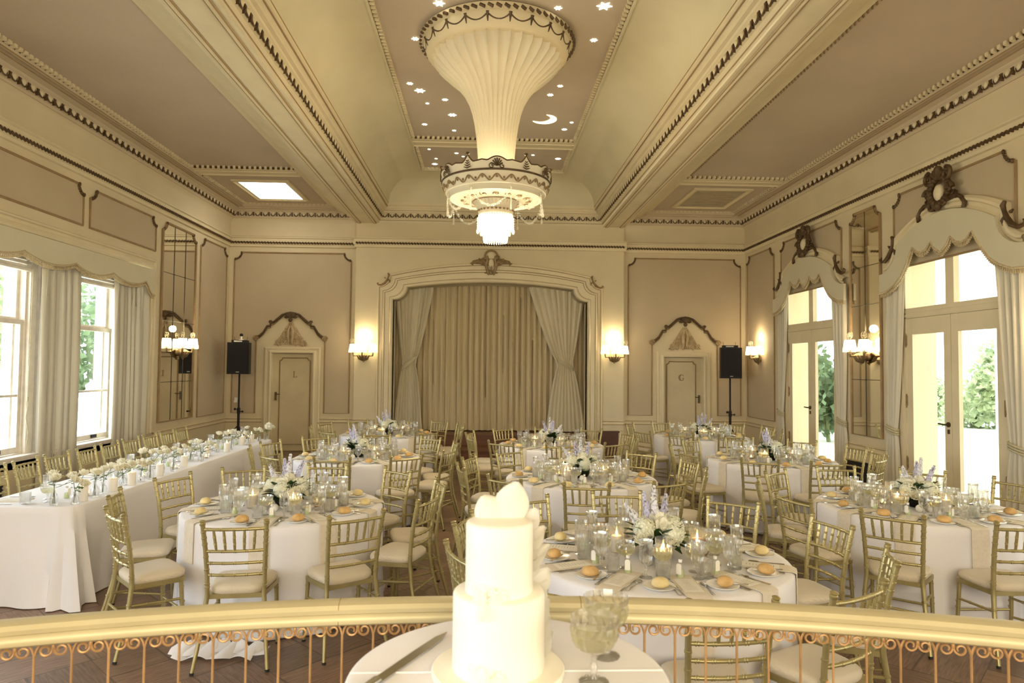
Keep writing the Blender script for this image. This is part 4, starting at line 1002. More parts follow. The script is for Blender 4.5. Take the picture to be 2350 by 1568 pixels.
# ================================================================== outside
struct('floor', MB().box(XR+TH, 60, -30, 70, -.3, -.05), mLAWN, 'bright gravel and lawn outside the french doors', 'ground')
struct('floor', MB().box(-60, XL-TH, -30, 70, -.5, -.3), mLAWN, 'bright garden ground outside the left windows', 'ground')
m = MB(); m.box(XR+.02, XR+.03, -5, -4.9, 0, .01)
def canopy_fn(u, v):
    x = lerp(XR+.55, 13.5, u); y = lerp(-3, 22.5, v); z = 4.3-.55*u-.30*sin(pi*u)+.07*sin(v*150+2*sin(u*5))*(.3+u)
    return (x, y, z)
m = MB(); m.grid(canopy_fn, 26, 260); o = tag(obj('marquee_canopy', m, mCANVAS, None, True, 180), 'gathered white marquee canopy outside the french doors', 'canopy')
m2 = MB(); m2.grid(lambda u, v: (13.5+.05*sin(u*400), lerp(-3, 22.5, u), lerp(3.72, 3.0, v)+.1*abs(sin(u*40))*v), 300, 5); obj('valance', m2, mCANVAS, o, True, 180)
for k, y in enumerate((-2.5, 4, 10.5, 17, 22)):
    m = MB(); m.tube([(13.4, y, -.05), (13.4, y, 3.8)], .05, 8); obj('post', m, mFENCE, o)
def leafball(m, c, r, n, size, rnd, squash=1.0):
    for _ in range(n):
        a = rnd.uniform(0, 2*pi); z = rnd.uniform(-1, 1); q = sqrt(1-z*z); d = rnd.uniform(.55, 1)
        p = Vector((c[0]+r*d*q*cos(a), c[1]+r*d*q*sin(a), c[2]+r*squash*d*z)); t = Vector((rnd.uniform(-1, 1), rnd.uniform(-1, 1), rnd.uniform(-1, .6))).normalized()
        w = t.cross(Vector((rnd.uniform(-1, 1), rnd.uniform(-1, 1), rnd.uniform(-1, 1)))).normalized()*size*.4; e = t*size
        m.add([p, p+e*.5+w, p+e, p+e*.5-w], [(0, 1, 2, 3)])
def shrub(label, x, y, r, h, mat, seed, z0=-.05, cat='shrub'):
    rnd = random.Random(seed); t = thing('garden_shrub', label, cat, (x, y, z0))
    m = MB()
    for k in range(5): a = rnd.uniform(0, 6.28); m.tube([(0, 0, 0), (r*.3*cos(a), r*.3*sin(a), h*.7)], [.05, .02], 5)
    obj('stems', m, mSTEM, t)
    m = MB()
    for k in range(int(5+h*2)): leafball(m, (rnd.uniform(-r, r)*.6, rnd.uniform(-r, r)*.6, lerp(.2*h, .9*h, rnd.random())), r*.6, 150, .22, rnd)
    tag(obj('foliage', m, mat, t, False), None, None, None, 'stuff'); return t
RS = [('leafy shrub close outside the far french door', 9.2, 17.6, 1.0, 2.2, mBUSH), ('dark shrub behind the glass of the far french door', 10.8, 21.2, 1.3, 2.6, mBUSH), ('low bush beyond the lawn outside the near french door', 16.6, 22.0, 1.1, 1.2, mBUSH2), ('palm like bush at the marquee edge outside the near french door', 15.4, 19.4, 1.0, 2.8, mBUSH2), ('large shrub at the far end of the marquee', 11.6, 24.6, 1.3, 2.4, mBUSH), ('tall pale shrub beyond the picket fence', 24.5, 30, 2.2, 4.0, mBUSH2), ('bush at the right of the garden outside the near french door', 17.6, 26.3, 1.1, 1.6, mBUSH2)]
for i, (lb, x, y, r, h, mt) in enumerate(RS): shrub(lb, x, y, r, h, mt, 50+i)
t = thing('picket_fence', 'white picket fence across the garden outside the near french door', 'fence', (20.5, 26, -.05))
m = MB(); m.box(-.02, .02, -5, 6, .5, .6); m.box(-.02, .02, -5, 6, 1.75, 1.85)
for k in range(60): m.box(-.03, .03, -5+k*.185, -5+k*.185+.09, .05, 2.1)
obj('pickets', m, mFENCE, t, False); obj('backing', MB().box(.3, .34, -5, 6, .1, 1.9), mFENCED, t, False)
LS = [('tree foliage outside the near left window', -10.8, 14.6, 1.9, 4.8, mBUSH2), ('green tree outside the far left window', -11.0, 19.4, 1.9, 4.2, mBUSH), ('pale tree farther outside the left windows', -17.5, 24.5, 3.0, 6.0, mBUSH2), ('bush low outside the far left window', -9.0, 16.6, .8, 1.5, mBUSH2), ('pale tree outside the nearest left window', -15.8, 16.4, 2.2, 5.5, mBUSH2)]
for i, (lb, x, y, r, h, mt) in enumerate(LS):
    q_ = shrub(lb, x, y, r, h, mt, 80+i, -.3, 'tree')
    if i == 0: T0 = q_
for i, (x, y, lb) in enumerate(((-7.55, 13.35, 'pale stone garden pier seen through the far left window'), (-7.6, 10.75, 'pale stone garden pier seen through the near left window'))):
    t = thing('stone_pier', lb, 'pier', (x, y, -.3)); m = MB(); m.box(-.28, .28, -.28, .28, 0, 1.35); obj('shaft', m, mFENCE, t, False)
    m = MB(); m.box(-.36, .36, -.36, .36, 1.35, 1.45); m.lathe([(.30, 1.45), (.22, 1.52), (.24, 1.58), (.12, 1.66), (.14, 1.74), (.01, 1.84)], 16); obj('cap', m, mFENCE, t, True, 40)
m = MB(); rnd = random.Random(3)
leafball(m, (1.2, -1.2, 2.2), .12, 40, .07, rnd); obj('blossom', m, mPINK, T0, False)
# ================================================================== chairs
def build_chair():
    c = thing('chiavari_chair', '', 'chair')
    m = MB(); n = 14
    def out(s):   # trapezoid seat outline, front wider
        return [(x*s, .045+(y-.045)*1) for x, y in ((-.165, .045), (.165, .045), (.185, .20), (.200, .34), (.185, .365), (0, .375), (-.185, .365), (-.200, .34), (-.185, .20))]
    m.poly(out(1.0), .028, lambda u, v, w: (u, v, .415+w)); obj('seat_frame', m, mCHAIR, c, True, 40)
    m = MB()
    rings = []
    for s, z in ((.97, .443), (1.0, .452), (1.015, .466), (1.0, .482), (.93, .494), (.75, .502), (.4, .506)):
        rr = []
        for i in range(28):
            q = 2*pi*i/28; cx_, sy = cos(q), sin(q); e = .42
            x = (abs(cx_)**e)*(1 if cx_ >= 0 else -1); y = (abs(sy)**e)*(1 if sy >= 0 else -1)
            wd = lerp(.160, .203, (y+1)/2); rr.append((x*wd*s, .212+y*.170*s, z))
        rings.append(rr)
    m.loft(rings, True); m.f.append(tuple(range(6*28, 7*28))); obj('seat_cushion', m, mCUSH, c, True, 60)
    zs = (.855, .715, .640, .565)
    def post(s):
        p = [(s*.218, -.055, 0), (s*.200, -.015, .14), (s*.180, .025, .30), (s*.168, .045, .44), (s*.170, .040, .56), (s*.177, .018, .72), (s*.188, -.022, .90)]
        P = [];
        for i in range(len(p)-1):
            for k in range(4): t = k/4; P.append(tuple(lerp(p[i][j], p[i+1][j], t) for j in range(3)))
        P.append(p[-1]); return P
    def at(s, z):
        P = post(s)
        for i in range(len(P)-1):
            if P[i][2] <= z <= P[i+1][2]: t = (z-P[i][2])/(P[i+1][2]-P[i][2]); return tuple(lerp(P[i][j], P[i+1][j], t) for j in range(3))
        return P[-1]
    def rings_on(m, pts, r, ks, n=8):
        for a, b_ in ks:
            A = Vector(a); B = Vector(b_); d = (B-A).normalized()*.004; m.tube([A-d*1.6, A-d, A+d, A+d*1.6], [r*.98, r*1.18, r*1.18, r*.98], n, False)
    for s in (-1, 1):
        m = MB(); P = post(s); m.tube(P, [.0115+.003*min(1, z/.4) for _, _, z in P], 10)
        for z in (.20, .33, .49, .51, .60, .68, .76, .80, .84): a = at(s, z); b_ = at(s, z+.01); rings_on(m, None, .0147, [(a, b_)])
        a = Vector(at(s, .9)); d = (a-Vector(at(s, .86))).normalized()
        m.tube([a-d*.02, a-d*.016, a-d*.004, a+d*.0, a+d*.008, a+d*.012], [.0145, .018, .018, .0135, .0185, .012], 10)
        l = obj('rear_leg', m, mCHAIR, c, True, 45)
        f = MB(); q = P[0]; f.tube([(q[0], q[1], 0), (q[0]-s*.001, q[1]+.003, .014)], .0135, 8); obj('foot_cap', f, mRUB, l, True, 45)
        m = MB(); P = [(s*.192, .372, 0), (s*.188, .352, .2), (s*.182, .340, .43)]; m.tube(P, [.0115, .013, .014], 10)
        for z in (.10, .24, .28, .38): t = z/.43; a = (s*lerp(.192, .182, t), lerp(.372, .340, t), z); rings_on(m, None, .0135, [(a, (a[0], a[1]-.001, a[2]+.01))])
        l = obj('front_leg', m, mCHAIR, c, True, 45)
        f = MB(); f.tube([(s*.192, .372, 0), (s*.1918, .371, .014)], .013, 8); obj('foot_cap', f, mRUB, l, True, 45)
    def rail(z, bow):
        a = at(-1, z); b_ = at(1, z); return [(lerp(a[0], b_[0], t), a[1]-bow*4*t*(1-t), z+.006*4*t*(1-t)*0) for t in [i/10 for i in range(11)]]
    for i, z in enumerate(zs):
        m = MB(); P = rail(z, .022); m.tube(P, .0105 if i < 1 else .0095, 8)
        for k in (1, 3, 5, 7, 9):
            for e in (-.006, .006): a = Vector(P[k])+Vector((e, 0, 0)); m.tube([a-Vector((.003, 0, 0)), a, a+Vector((.003, 0, 0))], [.0095, .0122, .0095], 8, False)
        obj('top_rail' if i == 0 else 'back_rail', m, mCHAIR, c, True, 45)
    A, B = rail(zs[0], .022), rail(zs[1], .022)
    def ev(P, t): k = min(9, int(t*10)); f = t*10-k; return tuple(lerp(P[k][j], P[k+1][j], f) for j in range(3))
    for k in range(5):
        t = .5+(k-2)*.155; p, q = Vector(ev(A, .5+(k-2)*.165)), Vector(ev(B, t)); m = MB()
        m.tube([q, lerp(q, p, .12), lerp(q, p, .5), lerp(q, p, .88), p], [.006, .0085, .0095, .0085, .006], 7)
        for t in (.32, .37, .63, .68): a = lerp(q, p, t); d = (p-q).normalized()*.003; m.tube([a-d, a, a+d], [.0092, .0115, .0092], 7, False)
        obj('spindle', m, mCHAIR, c, True, 45)
    def bar(a, b_):
        m = MB(); a = Vector(a); b_ = Vector(b_); m.tube([a, b_], .0085, 7); d = (b_-a).normalized()*.004
        for t in (.33, .67): q = lerp(a, b_, t); m.tube([q-d, q, q+d], [.0085, .0112, .0085], 7, False)
        obj('stretcher', m, mCHAIR, c, True, 45)
    for s in (-1, 1):
        bar((s*.188, .005, .22), (s*.189, .356, .17)); bar((s*.176, .03, .32), (s*.185, .346, .30))
    bar((-.189, .354, .22), (.189, .354, .22)); bar((-.186, .012, .255), (.186, .012, .255))
    return c
CHAIR = build_chair(); remember(CHAIR); _used = set()
def place(proto, x, y, z, rz, label, cat=None, group=None):
    if proto.name not in _used: _used.add(proto.name); o = proto
    else: o = dup(proto)
    o.location = (x, y, z); o.rotation_euler = (0, 0, rz); o['label'] = label
    if cat: o['category'] = cat
    if group: o['group'] = group
    return o
TABLES = {'A': ('front left table', -1.557, 5.43, (-132, -168, 155, 124, 88, 51, 12, -19, -53, -88)),
 'B': ('middle left table', -1.53, 8.33, (-92, -55, -20, 12, 48, 88, 128, 163, -164, -128)),
 'C': ('back left table', -1.55, 11.05, (-90, -54, -12, 20, 51, 87, 123, 157, -166, -128)),
 'D': ('back centre table', .984, 9.69, (-90, -128, -162, 162, 124, 88, 53, 16, -20, -54)),
 'E': ('middle centre table', .995, 6.82, (-96, -131, -168, 157, 124, 85, 47, 12, -24, -60)),
 'F': ('front centre table', 1.043, 4.0, (-90, -59, -25, 12, 49, 90, 126, 163, -160, -125)),
 'G': ('front right table', 3.55, 5.4, (-130, -164, 160, 128, 91, 54, 19, -18, -58, -94)),
 'H': ('middle right table', 3.55, 8.17, (-119, -86, -46, -14, 11, 48, 87, 125, 160, -160)),
 'I': ('back right table', 3.59, 11.0, (106, 72, 44, 10, -26, -56, -88, -121, -152, 145))}
SEAT = ('nearest seat', 'near right seat', 'right seat toward camera', 'right seat toward stage', 'far right seat', 'farthest seat', 'far left seat', 'left seat toward stage', 'left seat toward camera', 'near left seat')
RT = .752
rnd = random.Random(1)
seats = {}
for k, (nm, tx, ty, angs) in TABLES.items():
    srt = sorted(angs, key=lambda a: (a+90+18) % 360)
    seats[k] = list(zip(srt, SEAT))
    for a, sn in seats[k]:
        q = radians(a); r = 1.195+rnd.uniform(-.005, .03)+(.03 if k == 'I' else 0)
        place(CHAIR, tx+r*cos(q), ty+r*sin(q), 0, q+pi/2+radians(rnd.uniform(-5, 5)), 'gold chiavari chair at the %s, %s' % (sn, nm), 'chair', 'chiavari chairs around the round tables')
ORD = ('first', 'second', 'third', 'fourth', 'fifth', 'sixth', 'seventh', 'eighth', 'ninth', 'tenth')
LONGY = (6.41, 6.90, 7.39, 7.91, 8.40, 8.90, 9.40, 9.88, 10.35)
for i, y in enumerate(LONGY):
    place(CHAIR, -4.52+rnd.uniform(-.01, .01), y, 0, -pi/2+radians(rnd.uniform(-3, 3)), 'gold chiavari chair behind the long table, %s from the camera end' % ORD[i], 'chair', 'chiavari chairs behind the long table')

# ================================================================== cloths
def cloth_r(q, t, sd):
    """radius of the hanging cloth at angle q and fraction t from the edge to the floor"""
    f = sin(q*9+sd)+.6*sin(q*14+sd*2.3)+.5*sin(q*5-sd)
    return RT+.006+.010*t+max(0, t-.35)*(.022+.024*f)
for k, (nm, tx, ty, angs) in TABLES.items():
    sd = ord(k)*1.7; m = MB(); N = 144; rings = []
    for r in (.02, .3, .6, .70): rings.append([(r*cos(2*pi*i/N), r*sin(2*pi*i/N), .7495) for i in range(N)])
    rings.append([((RT-.012)*cos(2*pi*i/N), (RT-.012)*sin(2*pi*i/N), .7490) for i in range(N)])
    rings.append([((RT-.002)*cos(2*pi*i/N), (RT-.002)*sin(2*pi*i/N), .7440) for i in range(N)])
    for j in range(0, 15):
        t = j/14; rings.append([(cloth_r(2*pi*i/N, t, sd)*cos(2*pi*i/N), cloth_r(2*pi*i/N, t, sd)*sin(2*pi*i/N), .735-.728*t) for i in range(N)])
    # hem resting on the floor in ruffles
    rings.append([((cloth_r(2*pi*i/N, 1, sd)+.010+.008*sin(i*1.9+sd))*cos(2*pi*i/N), (cloth_r(2*pi*i/N, 1, sd)+.010+.008*sin(i*1.9+sd))*sin(2*pi*i/N), .012+.012*(1+sin(i*1.1+sd))) for i in range(N)])
    m.loft(rings, True); m.f.append(tuple(range(N)))
    tag(obj('tablecloth', m, mCLOTH, None, True, 60, (tx, ty, 0)), 'white floor length cloth on the %s' % nm, 'tablecloth', 'white cloths on the round tables')
    if k == 'A':
        m = MB(); m.grid(lambda u, v: (-.42+.62*u+.0*v, -.93-.10*v-.03*sin(u*9), .02+.05*abs(sin(u*16+v*2))*(1-v)+.008), 60, 8)
        m.grid(lambda u, v: (-.38+.50*u, -.92-.16*v-.02*sin(u*14), .012+.07*abs(sin(u*11+1.5*v))*(1-v*.8)), 50, 8)
        tag(obj('loose_cloth', m, mCLOTH, None, True, 180, (tx, ty, 0)), 'bunched white cloth lying on the floor before the front left round table', 'cloth')
# long table cloth
m = MB(); X0, X1, Y0, Y1, RC = -3.97, -3.135, 5.36, 10.28, .16
def rr_path(d, n=10):
    P = []
    for cx_, cy_, a0 in ((X1-RC, Y0+RC, -90), (X1-RC, Y1-RC, 0), (X0+RC, Y1-RC, 90), (X0+RC, Y0+RC, 180)):
        for i in range(n+1): q = radians(a0+90*i/n); P.append((cx_+(RC+d)*cos(q), cy_+(RC+d)*sin(q), cos(q), sin(q), q))
    return P
def dense(P, step=.05):
    out = []
    for i in range(len(P)):
        a, b_ = P[i], P[(i+1) % len(P)]; L = hypot(b_[0]-a[0], b_[1]-a[1]); k = max(1, int(L/step))
        for j in range(k):
            t = j/k; x, y = lerp(a[0], b_[0], t), lerp(a[1], b_[1], t); nx, ny = lerp(a[2], b_[2], t), lerp(a[3], b_[3], t); h = hypot(nx, ny); out.append((x, y, nx/h, ny/h))
    return out
D = dense(rr_path(0)); rings = []
rings.append([(lerp((X0+X1)/2, x, .97), lerp((Y0+Y1)/2, y, .995), .7495) for x, y, nx, ny in D]); rings.append([(x-.008*nx, y-.008*ny, .749) for x, y, nx, ny in D]); rings.append([(x, y, .742) for x, y, nx, ny in D])
sarc = 0
for j in range(1, 15):
    t = j/14; row = []
    for i, (x, y, nx, ny) in enumerate(D):
        cn = min(1, 2*abs(nx*ny))  # corners flare out into deep folds
        end = 1 if ny < -.5 else 0
        f = .012*t+t*t*(.05+.015*sin(i*.9)+.02*sin(i*.37))*(.4+.6*end)+cn*t*(.15+.10*sin(i*1.7))*(.9 if y < 6 else .5)
        row.append((x+nx*f, y+ny*f, .742-.735*t))
    rings.append(row)
m.loft(rings, True); m.f.append(tuple(range(len(D))))
tag(obj('tablecloth', m, mCLOTH, None, True, 60), 'long white cloth reaching the floor on the bridal table by the left windows', 'tablecloth')

# ================================================================== tableware prototypes
def facet(n, a): return lambda q, r, z: 1+a*(abs(((q*n/(2*pi)) % 1)-.5)*2-.5)
def proto(name, mb, mat, cat, smooth=True, angle=30): return tag(obj(name, mb, mat, None, smooth, angle), None, cat)
g = MB(); g.open_lathe([(.001, .004), (.034, .0), (.035, .003), (.010, .010), (.0065, .016), (.006, .030), (.011, .042), (.006, .054), (.0075, .066), (.020, .074), (.030, .088), (.0345, .108), (.0345, .130), (.0325, .150), (.0355, .182), (.0385, .196), (.0372, .1965), (.0342, .182)], 20, (0, 0, 0), lambda q, r, z: facet(10, .13 if .066 < z < .16 else .05)(q, r, z))
GOB = proto('water_goblet', g, mCRYS, 'glass', False)
g = MB(); g.open_lathe([(.001, .004), (.032, .0), (.033, .003), (.009, .010), (.0055, .018), (.0095, .034), (.0055, .046), (.006, .060), (.020, .068), (.038, .078), (.048, .094), (.0515, .112), (.0505, .128), (.0535, .142), (.0523, .1425), (.0493, .128)], 28, (0, 0, 0), lambda q, r, z: facet(14, .11 if .06 < z < .125 else .05)(q, r, z))
COU = proto('champagne_coupe', g, mCRYS, 'glass', False)
w = MB(); w.lathe([(.004, .067), (.020, .071), (.037, .081), (.046, .095), (.0485, .108), (0.0, .108)], 24); obj('wine', w, mWINE, COU, True, 40)
g = MB(); g.open_lathe([(.001, .006), (.031, .002), (.036, .0), (.0375, .012), (.0385, .050), (.0395, .086), (.041, .090), (.0385, .090), (.0365, .05), (.034, .016), (.001, .014)], 20, (0, 0, 0), lambda q, r, z: 1+(.085*(abs(((q*10/(2*pi)+z*22) % 1)-.5)*2-.5) if .01 < z < .08 and r > .036 else 0))
TUM = proto('crystal_tumbler', g, mCRYS, 'glass', False)
g = MB(); g.lathe([(.001, 0), (.052, .0), (.06, .004), (.082, .014), (.083, .017), (.060, .008), (.001, .006)], 28); PLA = proto('side_plate', g, mCHINA, 'plate', True, 40)
rr_ = random.Random(8)
def roll_mb(sd):
    g = MB(); g.lathe([(max(.0005, .044*sin(pi*i/10)**.8), .021-.021*cos(pi*i/10)**1 if i < 5 else .021+.030*(-cos(pi*i/10))) for i in range(11)], 20, (0, 0, 0), lambda q, r, z: 1+.10*cos(2*q)+.03*sin(3*q+sd)); return g
ROL = proto('bread_roll', roll_mb(1), mROLL2, 'bread roll', True, 80); ROL2 = proto('bread_roll', roll_mb(2), mROLL, 'bread roll', True, 80)
def blade(L, w0, w1, th, hl):
    g = MB(); g.poly([(-w0/2, 0), (w0/2, 0), (w0/2*.8, hl*.4), (w0/2, hl), (w1/2, hl+.01), (w1/2, L*.85), (0, L), (-w1/2*.6, L*.95), (-w1/2, hl+.01), (-w0/2, hl), (-w0/2*.8, hl*.4)], th, lambda u, v, w: (u, v-L/2, w)); return g
KNI = proto('dinner_knife', blade(.235, .014, .018, .004, .10), mSTEEL, 'knife'); BKN = proto('butter_knife', blade(.165, .011, .014, .003, .075), mSTEEL, 'knife')
g = MB(); L = .20
g.poly([(-.008, 0), (.008, 0), (.004, .05), (.003, .12), (-.003, .12), (-.004, .05)], .003, lambda u, v, w: (u, v-.1, w)); g.poly([(-.003, .12), (.003, .12), (.011, .135), (.012, .155), (-.012, .155), (-.011, .135)], .003, lambda u, v, w: (u, v-.1, w))
for i in range(4): x = -.0105+.007*i; g.box(x-.0018, x+.0018, .053, .100, .001, .0035)
FOR = proto('table_fork', g, mSTEEL, 'fork')
g = MB(); g.poly([(-.008, 0), (.008, 0), (.004, .05), (.003, .135), (-.003, .135), (-.004, .05)], .003, lambda u, v, w: (u, v-.1, w)); g._ball((0, .065, .003), .018, .032, .004, 12, 5); SPO = proto('dessert_spoon', g, mSTEEL, 'spoon')
BOT = thing('cordial_bottle', '', 'bottle')
g = MB(); g.open_lathe([(.001, .001), (.021, .0), (.022, .004), (.021, .03), (.013, .062), (.0095, .075), (.009, .086)], 16); obj('bottle_glass', g, mCLEAR, BOT)
g = MB(); g.lathe([(.001, .003), (.0195, .004), (.019, .03), (.0145, .048), (.001, .049)], 16); obj('cordial', g, mGREEN, BOT)
g = MB(); g.lathe([(.010, .083), (.0105, .098), (.001, .099)], 12); obj('cap', g, mCHINA, BOT)
g = MB(); g.poly([(-.014, 0), (.014, 0), (.014, .048), (.007, .056), (-.007, .056), (-.014, .048)], .0008, lambda u, v, w: (u, -.0225-w-.0*v, .024+v)); obj('paper_tag', g, mCARD, BOT, False); remember(BOT); remember(COU)
CARD = thing('menu_card', '', 'menu')
g = MB(); g.box(-.05, .05, -.10, .10, 0, .0012); obj('card_sheet', g, mCARD, CARD, False)
g = MB(); rc = random.Random(4)
for i in range(9): w_ = rc.uniform(.012, .034); g.box(-w_, w_, .072-.018*i, .075-.018*i, .0012, .0015)
obj('printed_lines', g, mINK, CARD, False); remember(CARD)
TC_ = thing('pillar_candle', '', 'candle')
g = MB(); g.lathe([(.001, .002), (.034, .002), (.035, .006), (.035, .112), (.031, .118), (.012, .113), (.001, .112)], 20); obj('wax', g, mWAX, TC_)
g = MB(); g.lathe([(.0005, .112), (.0055, .120), (.0065, .128), (.003, .144), (.0005, .152)], 10); obj('flame', g, mFLAME, TC_)
remember(TC_)
HUR = thing('glass_candle_holder', '', 'candle holder')
g = MB(); g.open_lathe([(.001, .002), (.044, .0), (.046, .003), (.046, .165), (.0445, .165), (.0445, .005), (.001, .005)], 24); obj('glass_cylinder', g, mCLEAR, HUR, True, 40)
g = MB(); g.lathe([(.001, .006), (.033, .006), (.034, .01), (.034, .095), (.030, .100), (.001, .096)], 20); obj('candle', g, mWAX, HUR)
g = MB(); g.lathe([(.0005, .096), (.0055, .104), (.0065, .112), (.003, .128), (.0005, .136)], 10); obj('flame', g, mFLAME, HUR); remember(HUR)
TEA = thing('tealight_glass', '', 'candle holder')
g = MB(); g.open_lathe([(.001, .004), (.028, .0), (.034, .004), (.036, .03), (.041, .048), (.039, .048), (.033, .03), (.030, .008), (.001, .006)], 16, (0, 0, 0), facet(8, .04)); obj('glass_cup', g, mCRYS, TEA, True, 20)
g = MB(); g.lathe([(.001, .008), (.019, .008), (.019, .020), (.001, .019)], 14); obj('tealight', g, mWAX, TEA)
g = MB(); g.lathe([(.0005, .019), (.0045, .025), (.0055, .031), (.002, .042), (.0005, .047)], 8); obj('flame', g, mFLAME, TEA); remember(TEA)
g = MB(); g.lathe([(.001, 0), (.014, .0), (.026, .012), (.028, .028), (.023, .045), (.012, .055), (.001, .057)], 16); SHK = proto('salt_shaker', g, mCHINA, 'shaker', True, 60)
CAR = thing('water_carafe', '', 'carafe')
g = MB(); g.open_lathe([(.001, .003), (.048, .0), (.052, .006), (.052, .05), (.044, .11), (.030, .155), (.028, .175), (.036, .205), (.043, .215)], 24); obj('carafe_glass', g, mCLEAR, CAR)
g = MB(); g.lathe([(.001, .005), (.050, .007), (.050, .05), (.043, .108), (.032, .145), (.001, .145)], 24); obj('water', g, glass_mat('water', (.94, .96, .96), .5, .01, .01), CAR); remember(CAR)
BUT = thing('butter_dish', '', 'dish')
g = MB(); g.lathe([(.001, 0), (.03, .0), (.048, .018), (.050, .022), (.030, .008), (.001, .006)], 20); obj('dish', g, mCHINA, BUT)
g = MB(); g._ball((.006, 0, .014), .016, .014, .010, 8, 5); g._ball((-.014, .008, .013), .012, .014, .009, 8, 5); obj('butter', g, M('butter', (.88, .76, .36), .5), BUT); remember(BUT)
NUM = thing('bent_wood_stand', '', 'table stand')
g = MB(); pts = [(-.055, .0, .095), (.0, .0, .10), (.035, 0, .095), (.05, 0, .075), (.045, 0, .045), (.028, 0, .012), (.0, 0, .002), (-.05, 0, .002)]
g.loft([[(x, -.022, z), (x, .022, z), (x, .022, z+.004), (x, -.022, z+.004)] for x, y, z in pts], True); obj('bent_strip', g, mBENT, NUM, True, 60); remember(NUM)

# ================================================================== flowers
def petal(m, c, d, up, L, w, curl, n=3):
    """cupped petal from point c along d"""
    d = Vector(d).normalized(); up = Vector(up); s = d.cross(up).normalized(); up = s.cross(d).normalized(); c = Vector(c); vs = []
    for j in range(n+1):
        t = j/n; ww = w*sin(pi*(.12+.80*t)); p = c+d*(L*t)+up*(curl*t*t)
        for i in (-1, 0, 1): vs.append(p+s*(ww*i)-up*(.25*w*(1-abs(i))*-1))
    fs = [(j*3+i, j*3+i+1, j*3+i+4, j*3+i+3) for j in range(n) for i in range(2)]
    m.add(vs, fs)
def rose(m, c, ax, r, rnd):
    ax = Vector(ax).normalized(); a = ax.cross(Vector((.3, .5, .8))).normalized(); b_ = ax.cross(a); c = Vector(c)
    for ring, (n, rad, op, L) in enumerate(((3, .20, .02, 1.0), (4, .45, .08, 1.0), (5, .68, .22, .98), (6, .80, .50, .92))):
        for k in range(n):
            q = 2*pi*(k+.5*(ring % 2))/n+rnd.uniform(-.1, .1); o = a*cos(q)+b_*sin(q)
            petal(m, c+o*(rad*r*.55)-ax*(.55*r), ax*(1-op*.45)+o*(op+.10), o*-1.0+ax*.2, L*r*1.15, .50*r, (.10-.42*op)*r, 4)
    m._ball(c-ax*(.12*r), .52*r, .52*r, .56*r, 8, 6)
def floret(m, c, n_, r, rnd, k=4):
    n_ = Vector(n_).normalized(); a = n_.cross(Vector((.2, .9, .3))).normalized(); b_ = n_.cross(a); c = Vector(c); q0 = rnd.uniform(0, 1.5)
    for i in range(k):
        q = q0+2*pi*i/k; o = a*cos(q)+b_*sin(q); s = n_.cross(o)
        m.add([c, c+o*r*.55+s*r*.42+n_*r*.15, c+o*r+n_*r*.05, c+o*r*.55-s*r*.42+n_*r*.15], [(0, 1, 2, 3)])
def hydrangea(m, c, r, rnd, n=80):
    for i in range(n):
        z = 1-2*(i+.5)/n; q = i*2.39996; s = sqrt(1-z*z); d = Vector((s*cos(q), s*sin(q), z)); floret(m, Vector(c)+d*r*rnd.uniform(.86, 1.0), d, r*.36, rnd)
    m._ball(c, r*.8, r*.8, r*.8, 8, 6)
def spike(m, a, b_, r, rnd, n=40):
    a = Vector(a); b_ = Vector(b_); ax = (b_-a).normalized(); p = ax.cross(Vector((.4, .2, .9))).normalized(); s = ax.cross(p)
    for i in range(n):
        t = i/n; q = i*2.39996+rnd.uniform(-.4, .4); o = p*cos(q)+s*sin(q); k = (1-.72*t**1.5)
        floret(m, a+(b_-a)*min(1, t+rnd.uniform(-.03, .03))+o*r*k*rnd.uniform(.55, 1.1), o+ax*rnd.uniform(-.2, .7), .017*(1-.45*t)*rnd.uniform(.8, 1.2), rnd, 5)
def leaf(m, c, d, up, L, w, droop=.2):
    d = Vector(d).normalized(); s = d.cross(Vector(up)).normalized(); u = s.cross(d); c = Vector(c); vs = []; N = 5
    for j in range(N+1):
        t = j/N; ww = w*sin(pi*min(1, t*.92+.06))**.8; p = c+d*(L*t)-u*(droop*L*t*t)
        vs += [p+s*ww+u*ww*.25, p, p-s*ww+u*ww*.25]
    m.add(vs, [(j*3+i, j*3+i+1, j*3+i+4, j*3+i+3) for j in range(N) for i in range(2)])
